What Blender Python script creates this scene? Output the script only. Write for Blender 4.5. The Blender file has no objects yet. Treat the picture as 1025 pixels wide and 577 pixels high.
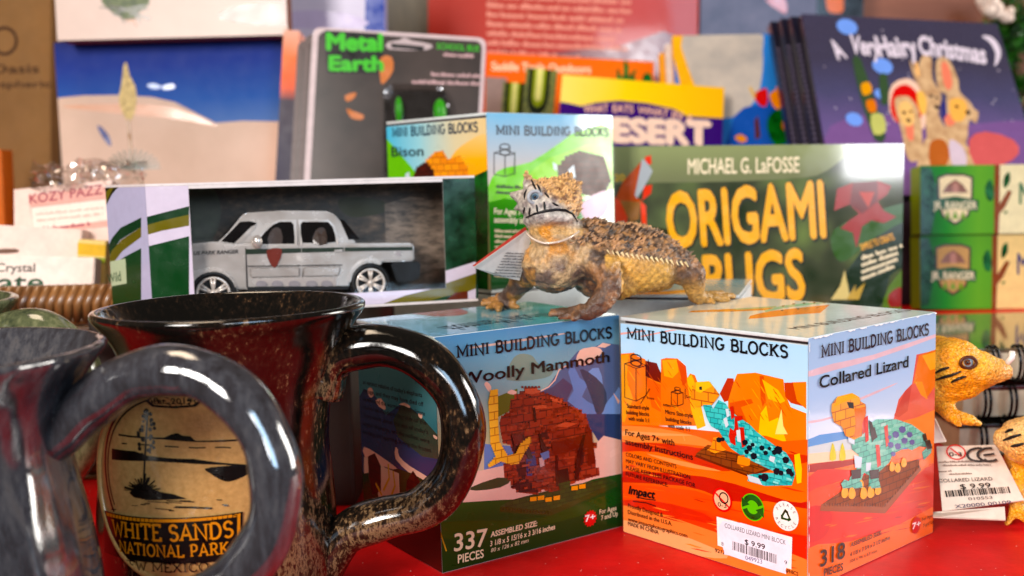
import bpy, bmesh, math, random
from mathutils import Vector, Matrix, noise
from mathutils.bvhtree import BVHTree
from mathutils.geometry import tessellate_polygon
random.seed(4)
S = 0.1                      # layout is written in decimetres, meshes are built in metres
SC = bpy.context.scene; COL = SC.collection
pi, sin, cos = math.pi, math.sin, math.cos

# ------------------------------------------------------------------ camera, world, lamps, exposure
F, PITCH, ROLL, CAMH = 1072.8, 0.1043, -0.0265, 1.645
cd = bpy.data.cameras.new('camera'); cam = bpy.data.objects.new('camera', cd); COL.objects.link(cam)
fwd = Vector((0, cos(PITCH), -sin(PITCH))); up0 = Vector((0, sin(PITCH), cos(PITCH))); r0 = Vector((1, 0, 0))
RT = cos(ROLL)*r0 + sin(ROLL)*up0; UPV = -sin(ROLL)*r0 + cos(ROLL)*up0
CP = Vector((0, 0, CAMH))
cm = Matrix((RT, UPV, -fwd)).transposed().to_4x4(); cm.translation = CP*S
cam.matrix_world = cm
cd.sensor_width = 36; cd.lens = 36*F/1025; cd.clip_start = 0.02; cd.clip_end = 50
cd.dof.use_dof = True; cd.dof.focus_distance = 0.435; cd.dof.aperture_fstop = 8.4; cd.dof.aperture_blades = 7
SC.camera = cam
w = bpy.data.worlds.new('World'); SC.world = w; w.use_nodes = True
bg = w.node_tree.nodes['Background']; bg.inputs[0].default_value = (1.0, .84, .68, 1); bg.inputs[1].default_value = 0.06
def lamp(name, loc, target, size, power, col):
    d = bpy.data.lights.new(name, 'AREA'); d.shape = 'RECTANGLE'; d.size, d.size_y = size[0]*S, size[1]*S
    d.energy = power; d.color = col
    o = bpy.data.objects.new(name, d); COL.objects.link(o); o.location = Vector(loc)*S
    o.rotation_euler = (Vector(target)-Vector(loc)).to_track_quat('-Z', 'Y').to_euler(); return o
lamp('bright_doorway', (17, 8.2, 4.3), (1, 6, .8), (6.0, 8.0), 30, (1, .95, .88))
lamp('rear_window', (4.15, -13, 5.1), (4.15, 6, 5.1), (2.2, 2.6), 4.5, (.97, .98, 1))
lamp('blue_sky_window', (6.9, -9, 5.0), (0, 4, .8), (4, 5), 8, (.50, .74, 1))
lamp('side_window', (-6.5, -8, 6.5), (-.5, 4, .6), (3.4, 5), 25, (1, .95, .90))
lamp('ceiling_lamp', (-5, 6, 17), (-1.5, 7, 0), (7, 5), 11, (1, .78, .56))
SC.view_settings.view_transform = 'Standard'; SC.view_settings.look = 'None'
SC.view_settings.exposure = 0.18; SC.view_settings.gamma = 1

# ------------------------------------------------------------------ rays from photo pixels
def ray(px, py): return (fwd + RT*((px-512.5)/F) - UPV*((py-288.5)/F))
def at(px, py, y):
    d = ray(px, py); return CP + d*(y/d.y)
def atz(px, py, z):
    d = ray(px, py); return CP + d*((z-CAMH)/d.z)
def ppx(p):
    d = Vector(p)-CP; k = F/d.dot(fwd); return 512.5+k*d.dot(RT), 288.5-k*d.dot(UPV)

# ------------------------------------------------------------------ materials
def lin(c):
    if max(c) <= 1.0 and isinstance(c[0], float): return (*c[:3], 1)
    f = lambda v: (v/255)/12.92 if v/255 <= .04045 else ((v/255+.055)/1.055)**2.4
    r, g_, b = f(c[0]), f(c[1]), f(c[2]); y = .3*r+.59*g_+.11*b; k = 1.22
    q = lambda v: min(.9, 1.06*max(0, y+(v-y)*k)**1.2)
    return (q(r), q(g_), q(b), 1)
MC = {}
def newmat(name):
    m = bpy.data.materials.new(name); m.use_nodes = True
    return m, m.node_tree.nodes, m.node_tree.links, m.node_tree.nodes['Principled BSDF']
def setp(b, **k):
    for n, v in k.items(): b.inputs[n.replace('_', ' ')].default_value = v
def texnoise(N, L, scale, detail=4, rough=.55, coord='Object'):
    tc = N.new('ShaderNodeTexCoord'); n = N.new('ShaderNodeTexNoise')
    n.inputs['Scale'].default_value = scale; n.inputs['Detail'].default_value = detail; n.inputs['Roughness'].default_value = rough
    L.new(tc.outputs[coord], n.inputs['Vector']); return n, tc
def ramp(N, L, fac, stops, interp='LINEAR'):
    r = N.new('ShaderNodeValToRGB'); r.color_ramp.interpolation = interp; e = r.color_ramp.elements
    while len(e) < len(stops): e.new(.5)
    for el, (p, c) in zip(e, stops): el.position = p; el.color = lin(c)
    L.new(fac, r.inputs[0]); return r
def wear(N, L, b, scale, amt):
    n, tc = texnoise(N, L, scale, 3); mr = N.new('ShaderNodeMapRange')
    mr.inputs[1].default_value = .3; mr.inputs[2].default_value = .7
    rg = b.inputs['Roughness'].default_value
    mr.inputs[3].default_value = max(.02, rg-amt); mr.inputs[4].default_value = min(1, rg+amt)
    L.new(n.outputs[0], mr.inputs[0]); L.new(mr.outputs[0], b.inputs['Roughness'])
def bumpn(N, L, b, scale, strength, dist=.0005, detail=3):
    n, tc = texnoise(N, L, scale, detail); bp = N.new('ShaderNodeBump')
    bp.inputs['Strength'].default_value = strength; bp.inputs['Distance'].default_value = dist
    L.new(n.outputs[0], bp.inputs['Height']); L.new(bp.outputs[0], b.inputs['Normal'])
def M(c, rough=.35, coat=0.0, var=.10, vs=160, metal=0.0, bump=0.0, bs=300, name=None, bd=.0004):
    key = (tuple(c), rough, coat, var, vs, metal, bump, bs)
    if key in MC: return MC[key]
    m, N, L, b = newmat(name or 'paint_%02x%02x%02x' % tuple(int(v) for v in c[:3]))
    l = lin(c)
    n, tc = texnoise(N, L, vs, 5, .65)
    lo = tuple(max(0, v*(1-var)) for v in l[:3]); hi = tuple(min(1, v*(1+var)) for v in l[:3])
    r = ramp(N, L, n.outputs[0], [(.3, lo), (.7, hi)]); L.new(r.outputs[0], b.inputs['Base Color'])
    setp(b, Roughness=rough, Metallic=metal, Coat_Weight=coat, Coat_Roughness=.05, Specular_IOR_Level=.5 if rough < .3 else .3)
    wear(N, L, b, 90, .08)
    if bump: bumpn(N, L, b, bs, bump, bd)
    MC[key] = m; return m
def MGrad(name, axis, lo, hi, stops, rough=.3, coat=0.0, nz=.10, ns=30):
    """colour that runs along one object axis (lo..hi in dm), broken up by noise"""
    m, N, L, b = newmat(name)
    n, tc = texnoise(N, L, ns, 4)
    sp = N.new('ShaderNodeSeparateXYZ'); L.new(tc.outputs['Object'], sp.inputs[0])
    mr = N.new('ShaderNodeMapRange'); mr.inputs[1].default_value = lo*S; mr.inputs[2].default_value = hi*S
    L.new(sp.outputs[axis], mr.inputs[0])
    ma = N.new('ShaderNodeMath'); ma.operation = 'MULTIPLY_ADD'; ma.inputs[1].default_value = nz; L.new(n.outputs[0], ma.inputs[0])
    sb = N.new('ShaderNodeMath'); sb.operation = 'SUBTRACT'; sb.inputs[1].default_value = nz/2; L.new(mr.outputs[0], sb.inputs[0])
    L.new(sb.outputs[0], ma.inputs[2])
    r = ramp(N, L, ma.outputs[0], stops); L.new(r.outputs[0], b.inputs['Base Color'])
    setp(b, Roughness=rough, Coat_Weight=coat, Coat_Roughness=.05, Specular_IOR_Level=.5 if rough < .3 else .22); wear(N, L, b, 80, .04); return m
def MBrick(name, c1, c2, mortar, size=.02, rough=.35):
    m, N, L, b = newmat(name)
    tc = N.new('ShaderNodeTexCoord'); br = N.new('ShaderNodeTexBrick')
    br.inputs['Color1'].default_value = lin(c1); br.inputs['Color2'].default_value = lin(c2); br.inputs['Mortar'].default_value = lin(mortar)
    br.inputs['Scale'].default_value = 1/(size*S)*.5; br.inputs['Mortar Size'].default_value = .035; br.inputs['Bias'].default_value = -.1
    br.inputs['Brick Width'].default_value = .9; br.inputs['Row Height'].default_value = .5
    L.new(tc.outputs['Object'], br.inputs['Vector']); L.new(br.outputs[0], b.inputs['Base Color'])
    setp(b, Roughness=rough); wear(N, L, b, 80, .07); return m
def MNoise(name, stops, scale, rough=.3, detail=6, coat=0., bump=0., bs=200, metal=0., nr=.6, stretch=None, bd=.0006):
    m, N, L, b = newmat(name)
    n, tc = texnoise(N, L, scale, detail, nr)
    if stretch:
        mp = N.new('ShaderNodeMapping'); mp.inputs['Scale'].default_value = stretch
        L.new(tc.outputs['Object'], mp.inputs[0]); L.new(mp.outputs[0], n.inputs['Vector'])
    r = ramp(N, L, n.outputs[0], stops); L.new(r.outputs[0], b.inputs['Base Color'])
    setp(b, Roughness=rough, Coat_Weight=coat, Coat_Roughness=.05, Metallic=metal)
    if bump: bumpn(N, L, b, bs, bump, bd)
    return m
def MAttr(name, rough=.5, bump=.4, bs=900, bd=.0005):
    m, N, L, b = newmat(name)
    a = N.new('ShaderNodeAttribute'); a.attribute_name = 'tint'
    n, tc = texnoise(N, L, 700, 4); hv = N.new('ShaderNodeHueSaturation')
    mr = N.new('ShaderNodeMapRange'); mr.inputs[1].default_value = .3; mr.inputs[2].default_value = .7; mr.inputs[3].default_value = .6; mr.inputs[4].default_value = 1.4
    L.new(n.outputs[0], mr.inputs[0]); L.new(mr.outputs[0], hv.inputs['Value'])
    L.new(a.outputs['Color'], hv.inputs['Color']); L.new(hv.outputs[0], b.inputs['Base Color'])
    setp(b, Roughness=rough)
    v = N.new('ShaderNodeTexVoronoi'); v.inputs['Scale'].default_value = bs; L.new(tc.outputs['Object'], v.inputs['Vector'])
    bp = N.new('ShaderNodeBump'); bp.inputs['Strength'].default_value = bump; bp.inputs['Distance'].default_value = bd; bp.invert = True
    L.new(v.outputs['Distance'], bp.inputs['Height']); L.new(bp.outputs[0], b.inputs['Normal']); return m
def MFilm(name, tint=(1., 1., 1.), rough=.06, refl=.06, crinkle=.0):
    m, N, L, b = newmat(name); N.remove(b)
    out = [n for n in N if n.type == 'OUTPUT_MATERIAL'][0]
    t = N.new('ShaderNodeBsdfTransparent'); t.inputs[0].default_value = (*tint, 1)
    g = N.new('ShaderNodeBsdfGlossy'); g.inputs['Roughness'].default_value = rough
    fr = N.new('ShaderNodeLayerWeight'); fr.inputs[0].default_value = .12
    n, tc = texnoise(N, L, 40, 3); bp = N.new('ShaderNodeBump'); bp.inputs['Strength'].default_value = crinkle; bp.inputs['Distance'].default_value = .002
    L.new(n.outputs[0], bp.inputs['Height']); L.new(bp.outputs[0], g.inputs['Normal'])
    ad = N.new('ShaderNodeMath'); ad.operation = 'ADD'; ad.inputs[1].default_value = refl; L.new(fr.outputs[1], ad.inputs[0])
    mx = N.new('ShaderNodeMixShader'); L.new(ad.outputs[0], mx.inputs[0]); L.new(t.outputs[0], mx.inputs[1]); L.new(g.outputs[0], mx.inputs[2])
    L.new(mx.outputs[0], out.inputs[0]); return m

INK = M((24, 17, 22), .22); CREAM = M((236, 222, 196), .4); WHITE = M((236, 232, 228), .35); CARDW = M((226, 220, 212), .5)

# ------------------------------------------------------------------ objects and tags
def tag(o, label=None, cat=None, group=None, kind=None):
    if label: o['label'] = label
    if cat: o['category'] = cat
    if group: o['group'] = group
    if kind: o['kind'] = kind
    return o
def thing(name, loc, label, cat, group=None):
    o = bpy.data.objects.new(name, None); COL.objects.link(o); o.empty_display_size = .01
    o.location = Vector(loc)*S; o['_l'] = 0; del o['_l']; return tag(o, label, cat, group)
def world_of(o):
    m = Matrix.Translation(o.location) @ o.rotation_euler.to_matrix().to_4x4() if o.parent is None else world_of(o.parent) @ o.matrix_parent_inverse @ o.matrix_basis
    return m
class G:
    """collects geometry (dm, world or local frame) into one mesh object"""
    def __init__(s): s.bm = bmesh.new(); s.mats = []
    def mi(s, m):
        if m not in s.mats: s.mats.append(m)
        return s.mats.index(m)
    def faces(s, vs, fs, m, smooth=False):
        bv = [s.bm.verts.new(v) for v in vs]; i = s.mi(m)
        for f in fs:
            try: fc = s.bm.faces.new([bv[k] for k in f])
            except ValueError: continue
            fc.material_index = i; fc.smooth = smooth
        return bv
    def box(s, c, size, m, rot=None, bev=0.0, seg=2):
        t = bmesh.new(); bmesh.ops.create_cube(t, size=1)
        for v in t.verts: v.co = Vector((v.co.x*size[0], v.co.y*size[1], v.co.z*size[2]))
        if bev: bmesh.ops.bevel(t, geom=t.edges[:], offset=bev, segments=seg, affect='EDGES', profile=.7)
        R = (rot or Matrix.Identity(3)); c = Vector(c)
        s.faces([R @ v.co + c for v in t.verts], [[v.index for v in f.verts] for f in t.faces] if not t.verts.index_update() else [], m, bool(bev) and seg > 2)
        t.free(); return s
    def tube(s, pts, rad, m, n=12, closed=False, caps=True, flat=1.0, flatdir=None):
        pts = [Vector(p) for p in pts]; k = len(pts)
        rad = [rad]*k if not isinstance(rad, (list, tuple)) else rad
        tg = []
        for i in range(k):
            a = pts[(i-1) % k] if (closed or i > 0) else pts[i]; b = pts[(i+1) % k] if (closed or i < k-1) else pts[i]
            d = b-a; tg.append(d.normalized() if d.length > 1e-9 else Vector((0, 0, 1)))
        nrm = (flatdir or (Vector((0, 0, 1)) if abs(tg[0].z) < .9 else Vector((1, 0, 0))))
        vs = []
        for i in range(k):
            nn = nrm - tg[i]*nrm.dot(tg[i]); nn.normalize(); bn = tg[i].cross(nn)
            if not flatdir: nrm = nn
            for j in range(n):
                a = 2*pi*j/n; vs.append(pts[i] + nn*(rad[i]*flat*cos(a)) + bn*(rad[i]*sin(a)))
        fs = []
        for i in range(k if closed else k-1):
            for j in range(n):
                a, b = i*n+j, i*n+(j+1) % n; c, d = ((i+1) % k)*n+(j+1) % n, ((i+1) % k)*n+j
                fs.append((a, b, c, d))
        if caps and not closed: fs += [tuple(range(n-1, -1, -1)), tuple((k-1)*n+j for j in range(n))]
        s.faces(vs, fs, m, True); return s
    def lathe(s, prof, c, m, n=64, fn=None, close=False, ax=None):
        c = Vector(c); vs = []
        for (r, z) in prof:
            for j in range(n):
                a = 2*pi*j/n; rr = r*(fn(a, z) if fn else 1); vs.append(c+Vector((rr*cos(a), rr*sin(a), z)))
        k = len(prof); fs = []
        for i in range(k-1):
            for j in range(n):
                fs.append((i*n+j, i*n+(j+1) % n, (i+1)*n+(j+1) % n, (i+1)*n+j))
        if ax is not None:
            vs = [c + ax @ (v-c) for v in vs]
        s.faces(vs, fs, m, True); return s
    def ball(s, c, r, m, rot=None, u=20, v=12):
        t = bmesh.new(); bmesh.ops.create_uvsphere(t, u_segments=u, v_segments=v, radius=1); t.verts.index_update()
        r = (r, r, r) if not isinstance(r, (tuple, list)) else r; R = rot or Matrix.Identity(3); c = Vector(c)
        s.faces([R @ Vector((q.co.x*r[0], q.co.y*r[1], q.co.z*r[2]))+c for q in t.verts], [[q.index for q in f.verts] for f in t.faces], m, True); t.free(); return s
    def cone(s, p, tip, r, m, n=5):
        p = Vector(p); tip = Vector(tip); d = (tip-p).normalized()
        a = d.orthogonal().normalized(); b = d.cross(a)
        vs = [p+a*(r*cos(2*pi*j/n))+b*(r*sin(2*pi*j/n)) for j in range(n)]+[tip]
        s.faces(vs, [(j, (j+1) % n, n) for j in range(n)]+[tuple(range(n-1, -1, -1))], m, False); return s
    def caps(s, p0, r0, p1, r1, m, n=14):
        s.ball(p0, r0, m, u=n, v=8); s.ball(p1, r1, m, u=n, v=8); s.tube([p0, p1], [r0, r1], m, n); return s
    def prism(s, poly, m, P, th, back=None, bev=0):
        """poly in (u,v) of the panel P, thickness th behind it"""
        t = bmesh.new(); vs = [t.verts.new((u, v, 0)) for u, v in poly]; f = t.faces.new(vs)
        if f.normal.z < 0: f.normal_flip()
        r = bmesh.ops.extrude_face_region(t, geom=[f])
        for g in r['geom']:
            if isinstance(g, bmesh.types.BMVert): g.co.z -= th
        bmesh.ops.recalc_face_normals(t, faces=t.faces[:])
        if bev: bmesh.ops.bevel(t, geom=t.edges[:], offset=bev, segments=2, affect='EDGES')
        t.verts.index_update()
        s.faces([P.pt(v.co.x, v.co.y, v.co.z) for v in t.verts], [[v.index for v in f.verts] for f in t.faces], m); t.free(); return s
    def build(s, name, parent=None, mw=None, origin=None):
        """verts are world dm; the object's own frame is mw (dm) or a translation"""
        if mw is None: mw = Matrix.Translation(Vector(origin) if origin is not None else (parent.location/S if parent is not None else Vector((0, 0, 0))))
        inv = mw.inverted()
        for v in s.bm.verts: v.co = (inv @ v.co)*S
        me = bpy.data.meshes.new(name); s.bm.normal_update(); s.bm.to_mesh(me); s.bm.free()
        for m in s.mats: me.materials.append(m)
        o = bpy.data.objects.new(name, me); COL.objects.link(o)
        W = mw.copy(); W.translation = W.translation*S
        if parent is not None:
            o.parent = parent; o.matrix_basis = world_of(parent).inverted() @ W
        else: o.matrix_basis = W
        return o

# ------------------------------------------------------------------ printed panels
class Panel:
    def __init__(s, O, U, V, W=None, H=None):
        s.O = Vector(O); s.U = Vector(U).normalized(); V = Vector(V); s.V = (V-s.U*V.dot(s.U)).normalized(); s.N = s.U.cross(s.V); s.W, s.H = W, H
        s.mw = Matrix((s.U, s.V, s.N)).transposed().to_4x4(); s.mw.translation = s.O
    def uv(s, px, py):
        d = ray(px, py); t = (s.O-CP).dot(s.N)/d.dot(s.N); p = CP+d*t-s.O; return (p.dot(s.U), p.dot(s.V))
    def pt(s, u, v, n=0.0): return s.O+s.U*u+s.V*v+s.N*n
def pxpanel(tl, tr, bl, dtl, dtr, dbl):
    """panel from three photo corners with their distances"""
    a, b, c = at(*tl, dtl), at(*tr, dtr), at(*bl, dbl)
    P = Panel(c, b-a, a-c); P.W = (b-a).length; P.H = (a-c).dot(P.V); P.O = a-P.V*P.H; P.mw.translation = P.O; return P
class Cyl(Panel):
    """a patch bent round a vertical cylinder"""
    def __init__(s, cx, cy, r, a0, z0):
        s.cx, s.cy, s.r, s.a0, s.z0 = cx, cy, r, a0, z0; s.W = s.H = None
        s.mw = Matrix.Translation((cx, cy, z0)); s.O = Vector((cx, cy, z0))
    def uv(s, px, py):
        d = ray(px, py); ox, oy = CP.x-s.cx, CP.y-s.cy
        A = d.x*d.x+d.y*d.y; B = 2*(ox*d.x+oy*d.y); C_ = ox*ox+oy*oy-s.r*s.r
        q = max(0, B*B-4*A*C_); t = (-B-math.sqrt(q))/(2*A); p = CP+d*t
        a = math.atan2(p.y-s.cy, p.x-s.cx); return ((a-s.a0)*s.r, p.z-s.z0)
    def pt(s, u, v, n=0.0):
        a = s.a0+u/s.r; r = s.r+n; return Vector((s.cx+r*cos(a), s.cy+r*sin(a), s.z0+v))
def clip(poly, W, H):
    for ax, lim, sg in ((0, 0, 1), (0, W, -1), (1, 0, 1), (1, H, -1)):
        out = []
        for i in range(len(poly)):
            a, b = poly[i-1], poly[i]; da, db = sg*(a[ax]-lim), sg*(b[ax]-lim)
            if (da < 0) != (db < 0):
                t = da/(da-db); out.append((a[0]+(b[0]-a[0])*t, a[1]+(b[1]-a[1])*t))
            if db >= 0: out.append(b)
        poly = out
        if len(poly) < 3: return []
    return poly
def smooth(pts, k=4):
    n = len(pts); o = []
    for i in range(n):
        a, b, c, d = pts[i-1], pts[i], pts[(i+1) % n], pts[(i+2) % n]
        for j in range(k):
            t = j/k; o.append(tuple(.5*((2*b[q])+(-a[q]+c[q])*t+(2*a[q]-5*b[q]+4*c[q]-d[q])*t*t+(-a[q]+3*b[q]-3*c[q]+d[q])*t**3) for q in (0, 1)))
    return o
TXT = {}
def textmesh(st, bold):
    k = (st, bold)
    if k not in TXT:
        cu = bpy.data.curves.new('t', 'FONT'); cu.body = st; cu.size = 1; cu.offset = bold; cu.resolution_u = 3
        o = bpy.data.objects.new('t', cu); COL.objects.link(o); bpy.context.view_layer.update()
        me = bpy.data.meshes.new_from_object(o.evaluated_get(bpy.context.evaluated_depsgraph_get()))
        vs = [(v.co.x, v.co.y) for v in me.vertices]; fs = [tuple(p.vertices) for p in me.polygons]
        bpy.data.objects.remove(o); bpy.data.curves.remove(cu); bpy.data.meshes.remove(me); TXT[k] = (vs, fs)
    return TXT[k]
def arc(cx, cy, rx, ry, a0, a1, n=8): return [(cx+rx*cos(math.radians(a0+(a1-a0)*i/n)), cy+ry*sin(math.radians(a0+(a1-a0)*i/n))) for i in range(n+1)]
SLAB = {  # width, strokes, serifs (x, y, left, right)
 'M': (1.0, [[(.14, 0), (.14, 1), (.5, .2), (.86, 1), (.86, 0)]], [(.14, 0, 1, 1), (.86, 0, 1, 1), (.12, 1, 1, 0), (.88, 1, 0, 1)]),
 'I': (.42, [[(.21, 0), (.21, 1)]], [(.21, 0, 1, 1), (.21, 1, 1, 1)]),
 'N': (.88, [[(.15, 0), (.15, 1), (.74, 0), (.74, 1)]], [(.15, 0, 1, 1), (.13, 1, 1, 0), (.74, 1, 1, 1)]),
 'B': (.74, [[(.17, 0), (.17, 1)], [(.17, 1)]+arc(.4, .76, .2, .24, 90, -90)+[(.17, .52)], [(.4, .52)]+arc(.43, .26, .23, .26, 90, -90)+[(.17, 0)]], [(.17, 0, 1, 0), (.17, 1, 1, 0)]),
 'U': (.86, [[(.16, 1), (.16, .3)]+arc(.43, .3, .27, .3, 180, 360)+[(.70, 1)]], [(.16, 1, 1, 1), (.70, 1, 1, 1)]),
 'L': (.66, [[(.17, 1), (.17, 0), (.58, 0), (.58, .2)]], [(.17, 0, 1, 0), (.17, 1, 1, 1)]),
 'D': (.84, [[(.17, 0), (.17, 1)], [(.17, 1), (.38, 1)]+arc(.38, .5, .33, .5, 90, -90)+[(.17, 0)]], [(.17, 0, 1, 0), (.17, 1, 1, 0)]),
 'G': (.86, [arc(.44, .5, .33, .5, 45, 330, 14)+[(.74, .42), (.5, .42)]], []),
 'O': (.88, [arc(.44, .5, .33, .5, 90, 450, 18)], []),
 'C': (.78, [arc(.43, .5, .33, .5, 45, 318, 14)], [(.68, .8, .3, .3), (.68, .2, .3, .3)]),
 'K': (.80, [[(.17, 0), (.17, 1)], [(.66, 1), (.19, .42)], [(.32, .56), (.68, 0)]], [(.17, 0, 1, 1), (.17, 1, 1, 1), (.66, 1, 1, .6), (.68, 0, 1, .8)]),
 'S': (.66, [[(.56, .8)]+arc(.33, .75, .22, .25, 30, 250, 9)+arc(.33, .26, .24, .26, 80, -150, 9)], []),
 'W': (1.1, [[(.08, 1), (.33, 0), (.55, .8), (.77, 0), (1.0, 1)]], [(.08, 1, 1, 1), (1.0, 1, 1, 1)]),
 'H': (.88, [[(.16, 0), (.16, 1)], [(.72, 0), (.72, 1)], [(.16, .52), (.72, .52)]], [(.16, 0, 1, 1), (.16, 1, 1, 1), (.72, 0, 1, 1), (.72, 1, 1, 1)]),
 'T': (.74, [[(.37, 0), (.37, 1)], [(.07, .82), (.07, 1), (.67, 1), (.67, .82)]], [(.37, 0, 1, 1)]),
 'E': (.70, [[(.6, .82), (.6, 1), (.17, 1), (.17, 0), (.62, 0), (.62, .2)], [(.17, .52), (.48, .52)]], [(.17, 0, 1, 0), (.17, 1, 1, 0)]),
 'A': (.86, [[(.12, 0), (.43, 1), (.74, 0)], [(.23, .34), (.63, .34)]], [(.12, 0, 1, 1), (.74, 0, 1, 1)]),
 'P': (.70, [[(.17, 0), (.17, 1)], [(.17, 1)]+arc(.38, .72, .22, .28, 90, -90)+[(.17, .44)]], [(.17, 0, 1, 1), (.17, 1, 1, 0)]),
 'R': (.78, [[(.17, 0), (.17, 1)], [(.17, 1)]+arc(.38, .74, .22, .26, 90, -90)+[(.17, .48)], [(.38, .48), (.66, 0)]], [(.17, 0, 1, 1), (.17, 1, 1, 0), (.66, 0, .4, 1)]),
 'X': (.84, [[(.12, 1), (.7, 0)], [(.12, 0), (.7, 1)]], [(.12, 0, 1, 1), (.7, 0, 1, 1), (.12, 1, 1, 1), (.7, 1, 1, 1)]),
 ' ': (.42, [], [])}
class Art:
    def __init__(s, P, base=.001, step=.00002, crop=None, clip=True):
        s.P = P; s.n = base; s.step = step; s.crop = crop; s.g = G(); s.doclip = clip and P.W is not None
    def px(s, p):
        if s.crop: return (s.crop[0]+p[0]/s.crop[2], s.crop[1]+p[1]/s.crop[2])
        return p
    def uv(s, p): return (p[1], p[2]) if len(p) == 3 else s.P.uv(*s.px(p))
    def up(s): s.n += s.step; return s.n
    def uvpoly(s, m, pts, raw=False):
        n = s.up()
        if s.doclip and not raw: pts = clip(pts, s.P.W, s.P.H)
        if len(pts) < 3: return s
        a = sum(pts[i-1][0]*pts[i][1]-pts[i][0]*pts[i-1][1] for i in range(len(pts)))
        if a < 0: pts = pts[::-1]
        tri = tessellate_polygon([[Vector((u, v, 0)) for u, v in pts]])
        if isinstance(s.P, Cyl): return s.bent(m, pts, tri, n)
        fs = []
        for t in tri:
            A, B, C = (pts[i] for i in t); cr = (B[0]-A[0])*(C[1]-A[1])-(B[1]-A[1])*(C[0]-A[0])
            fs.append(tuple(t) if cr > 0 else tuple(t)[::-1])
        s.g.faces([s.P.pt(u, v, n) for u, v in pts], fs, m); return s
    def bent(s, m, pts, tri, n):
        t = bmesh.new(); vs = [t.verts.new((u, v, 0)) for u, v in pts]
        for f in tri:
            try: t.faces.new([vs[i] for i in f])
            except ValueError: pass
        for k in range(6):
            ed = [e for e in t.edges if abs(e.verts[0].co.x-e.verts[1].co.x) > .03]
            if not ed: break
            bmesh.ops.subdivide_edges(t, edges=ed, cuts=1); bmesh.ops.triangulate(t, faces=t.faces[:])
        bmesh.ops.recalc_face_normals(t, faces=t.faces[:]); t.verts.index_update()
        s.g.faces([s.P.pt(v.co.x, v.co.y, n) for v in t.verts], [[v.index for v in f.verts] for f in t.faces], m); t.free(); return s
    def poly(s, m, pts, sm=0): 
        q = [s.uv(p) for p in pts]
        return s.uvpoly(m, smooth(q, sm) if sm else q)
    def rect(s, m, u0, v0, u1, v1, rad=0):
        if rad:
            q = []
            for (cx, cy, a) in ((u1-rad, v1-rad, 0), (u0+rad, v1-rad, 90), (u0+rad, v0+rad, 180), (u1-rad, v0+rad, 270)): q += arc(cx, cy, rad, rad, a, a+90, 4)
            return s.uvpoly(m, q)
        return s.uvpoly(m, [(u0, v0), (u1, v0), (u1, v1), (u0, v1)])
    def full(s, m): return s.rect(m, 0, 0, s.P.W, s.P.H)
    def disc(s, m, c, r, n=24, ry=None):
        """round in the panel, radius in photo px of the crop (horizontal)"""
        u, v = s.uv(c); u1, v1 = s.uv((c[0], c[1]-r)); R = math.hypot(u1-u, v1-v); return s.uvpoly(m, arc(u, v, R*(ry or 1), R, 0, 360, n)[:-1])
    def ring(s, m, c, r, wd):
        u, v = s.uv(c); u1, v1 = s.uv((c[0], c[1]-r)); R = math.hypot(u1-u, v1-v); s.stroke(arc(u, v, R, R, 0, 360, 28), R*wd, m); return s
    def stroke(s, pts, wd, m, lift=True):
        """a ribbon of width wd (dm) along uv points"""
        n = s.up() if lift else s.n
        L_, R_ = [], []
        k = len(pts)
        for i in range(k):
            a = Vector(pts[max(i-1, 0)]); b = Vector(pts[i]); c = Vector(pts[min(i+1, k-1)])
            if (Vector(pts[0])-Vector(pts[-1])).length < 1e-6 and k > 3:
                a = Vector(pts[i-1 if i else k-2]); c = Vector(pts[i+1 if i < k-1 else 1])
            d1 = (b-a); d2 = (c-b)
            d1 = d1.normalized() if d1.length > 1e-9 else d2.normalized(); d2 = d2.normalized() if d2.length > 1e-9 else d1
            t = (d1+d2); t = t.normalized() if t.length > 1e-6 else d1
            nr = Vector((-t.y, t.x)); sc = 1/max(.55, nr.dot(Vector((-d1.y, d1.x))))
            L_.append(b+nr*(wd/2*sc)); R_.append(b-nr*(wd/2*sc))
        vs = [s.P.pt(p.x, p.y, n) for p in R_]+[s.P.pt(p.x, p.y, n) for p in L_]
        s.g.faces(vs, [(i, i+1, k+i+1, k+i) for i in range(k-1)], m); return s
    def line(s, m, pts, wpx, sm=0):
        q = [s.uv(p) for p in pts]
        a = s.uv((pts[0][0], pts[0][1]-wpx)); wd = math.hypot(a[0]-q[0][0], a[1]-q[0][1])
        if sm: q = smooth(q, sm)[:-(sm)]+[q[-1]] if len(q) > 2 else q
        return s.stroke(q, wd, m)
    def frame(s, p0, p1, h):
        a, b = Vector(s.uv(p0)), Vector(s.uv(p1)); c = Vector(s.uv((p0[0], p0[1]-h))) if len(p0) == 2 else a+Vector((0, h))
        d = b-a; return a, d, (c-a).length
    def txt(s, st, p0, p1, h, m, bold=0.0, shear=0.0, arcv=0.0):
        """built-in sans lettering: baseline p0..p1, capital height h (photo px)"""
        a, d, H = s.frame(p0, p1, h); vs, fs = textmesh(st, 0)
        if not vs: return s
        x0 = min(v[0] for v in vs); x1 = max(v[0] for v in vs); X = d.normalized(); Y = Vector((-X.y, X.x)); k = d.length/(x1-x0); ky = H/.72; n = s.up()
        bo = bold*1.1
        for (bx, by) in ((0, 0),) if bold <= 0 else ((-bo, 0), (bo, 0), (0, bo), (0, -bo), (-bo*.7, bo*.7), (bo*.7, -bo*.7)):
            q = []
            for x, y in vs:
                t = (x-x0)/(x1-x0); p = a+X*((x-x0+bx)*k+y*ky*shear)+Y*((y+by)*ky+arcv*H*4*t*(1-t)); q.append(s.P.pt(p.x, p.y, n))
            s.g.faces(q, fs, m); n += s.step*.2
        return s
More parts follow.
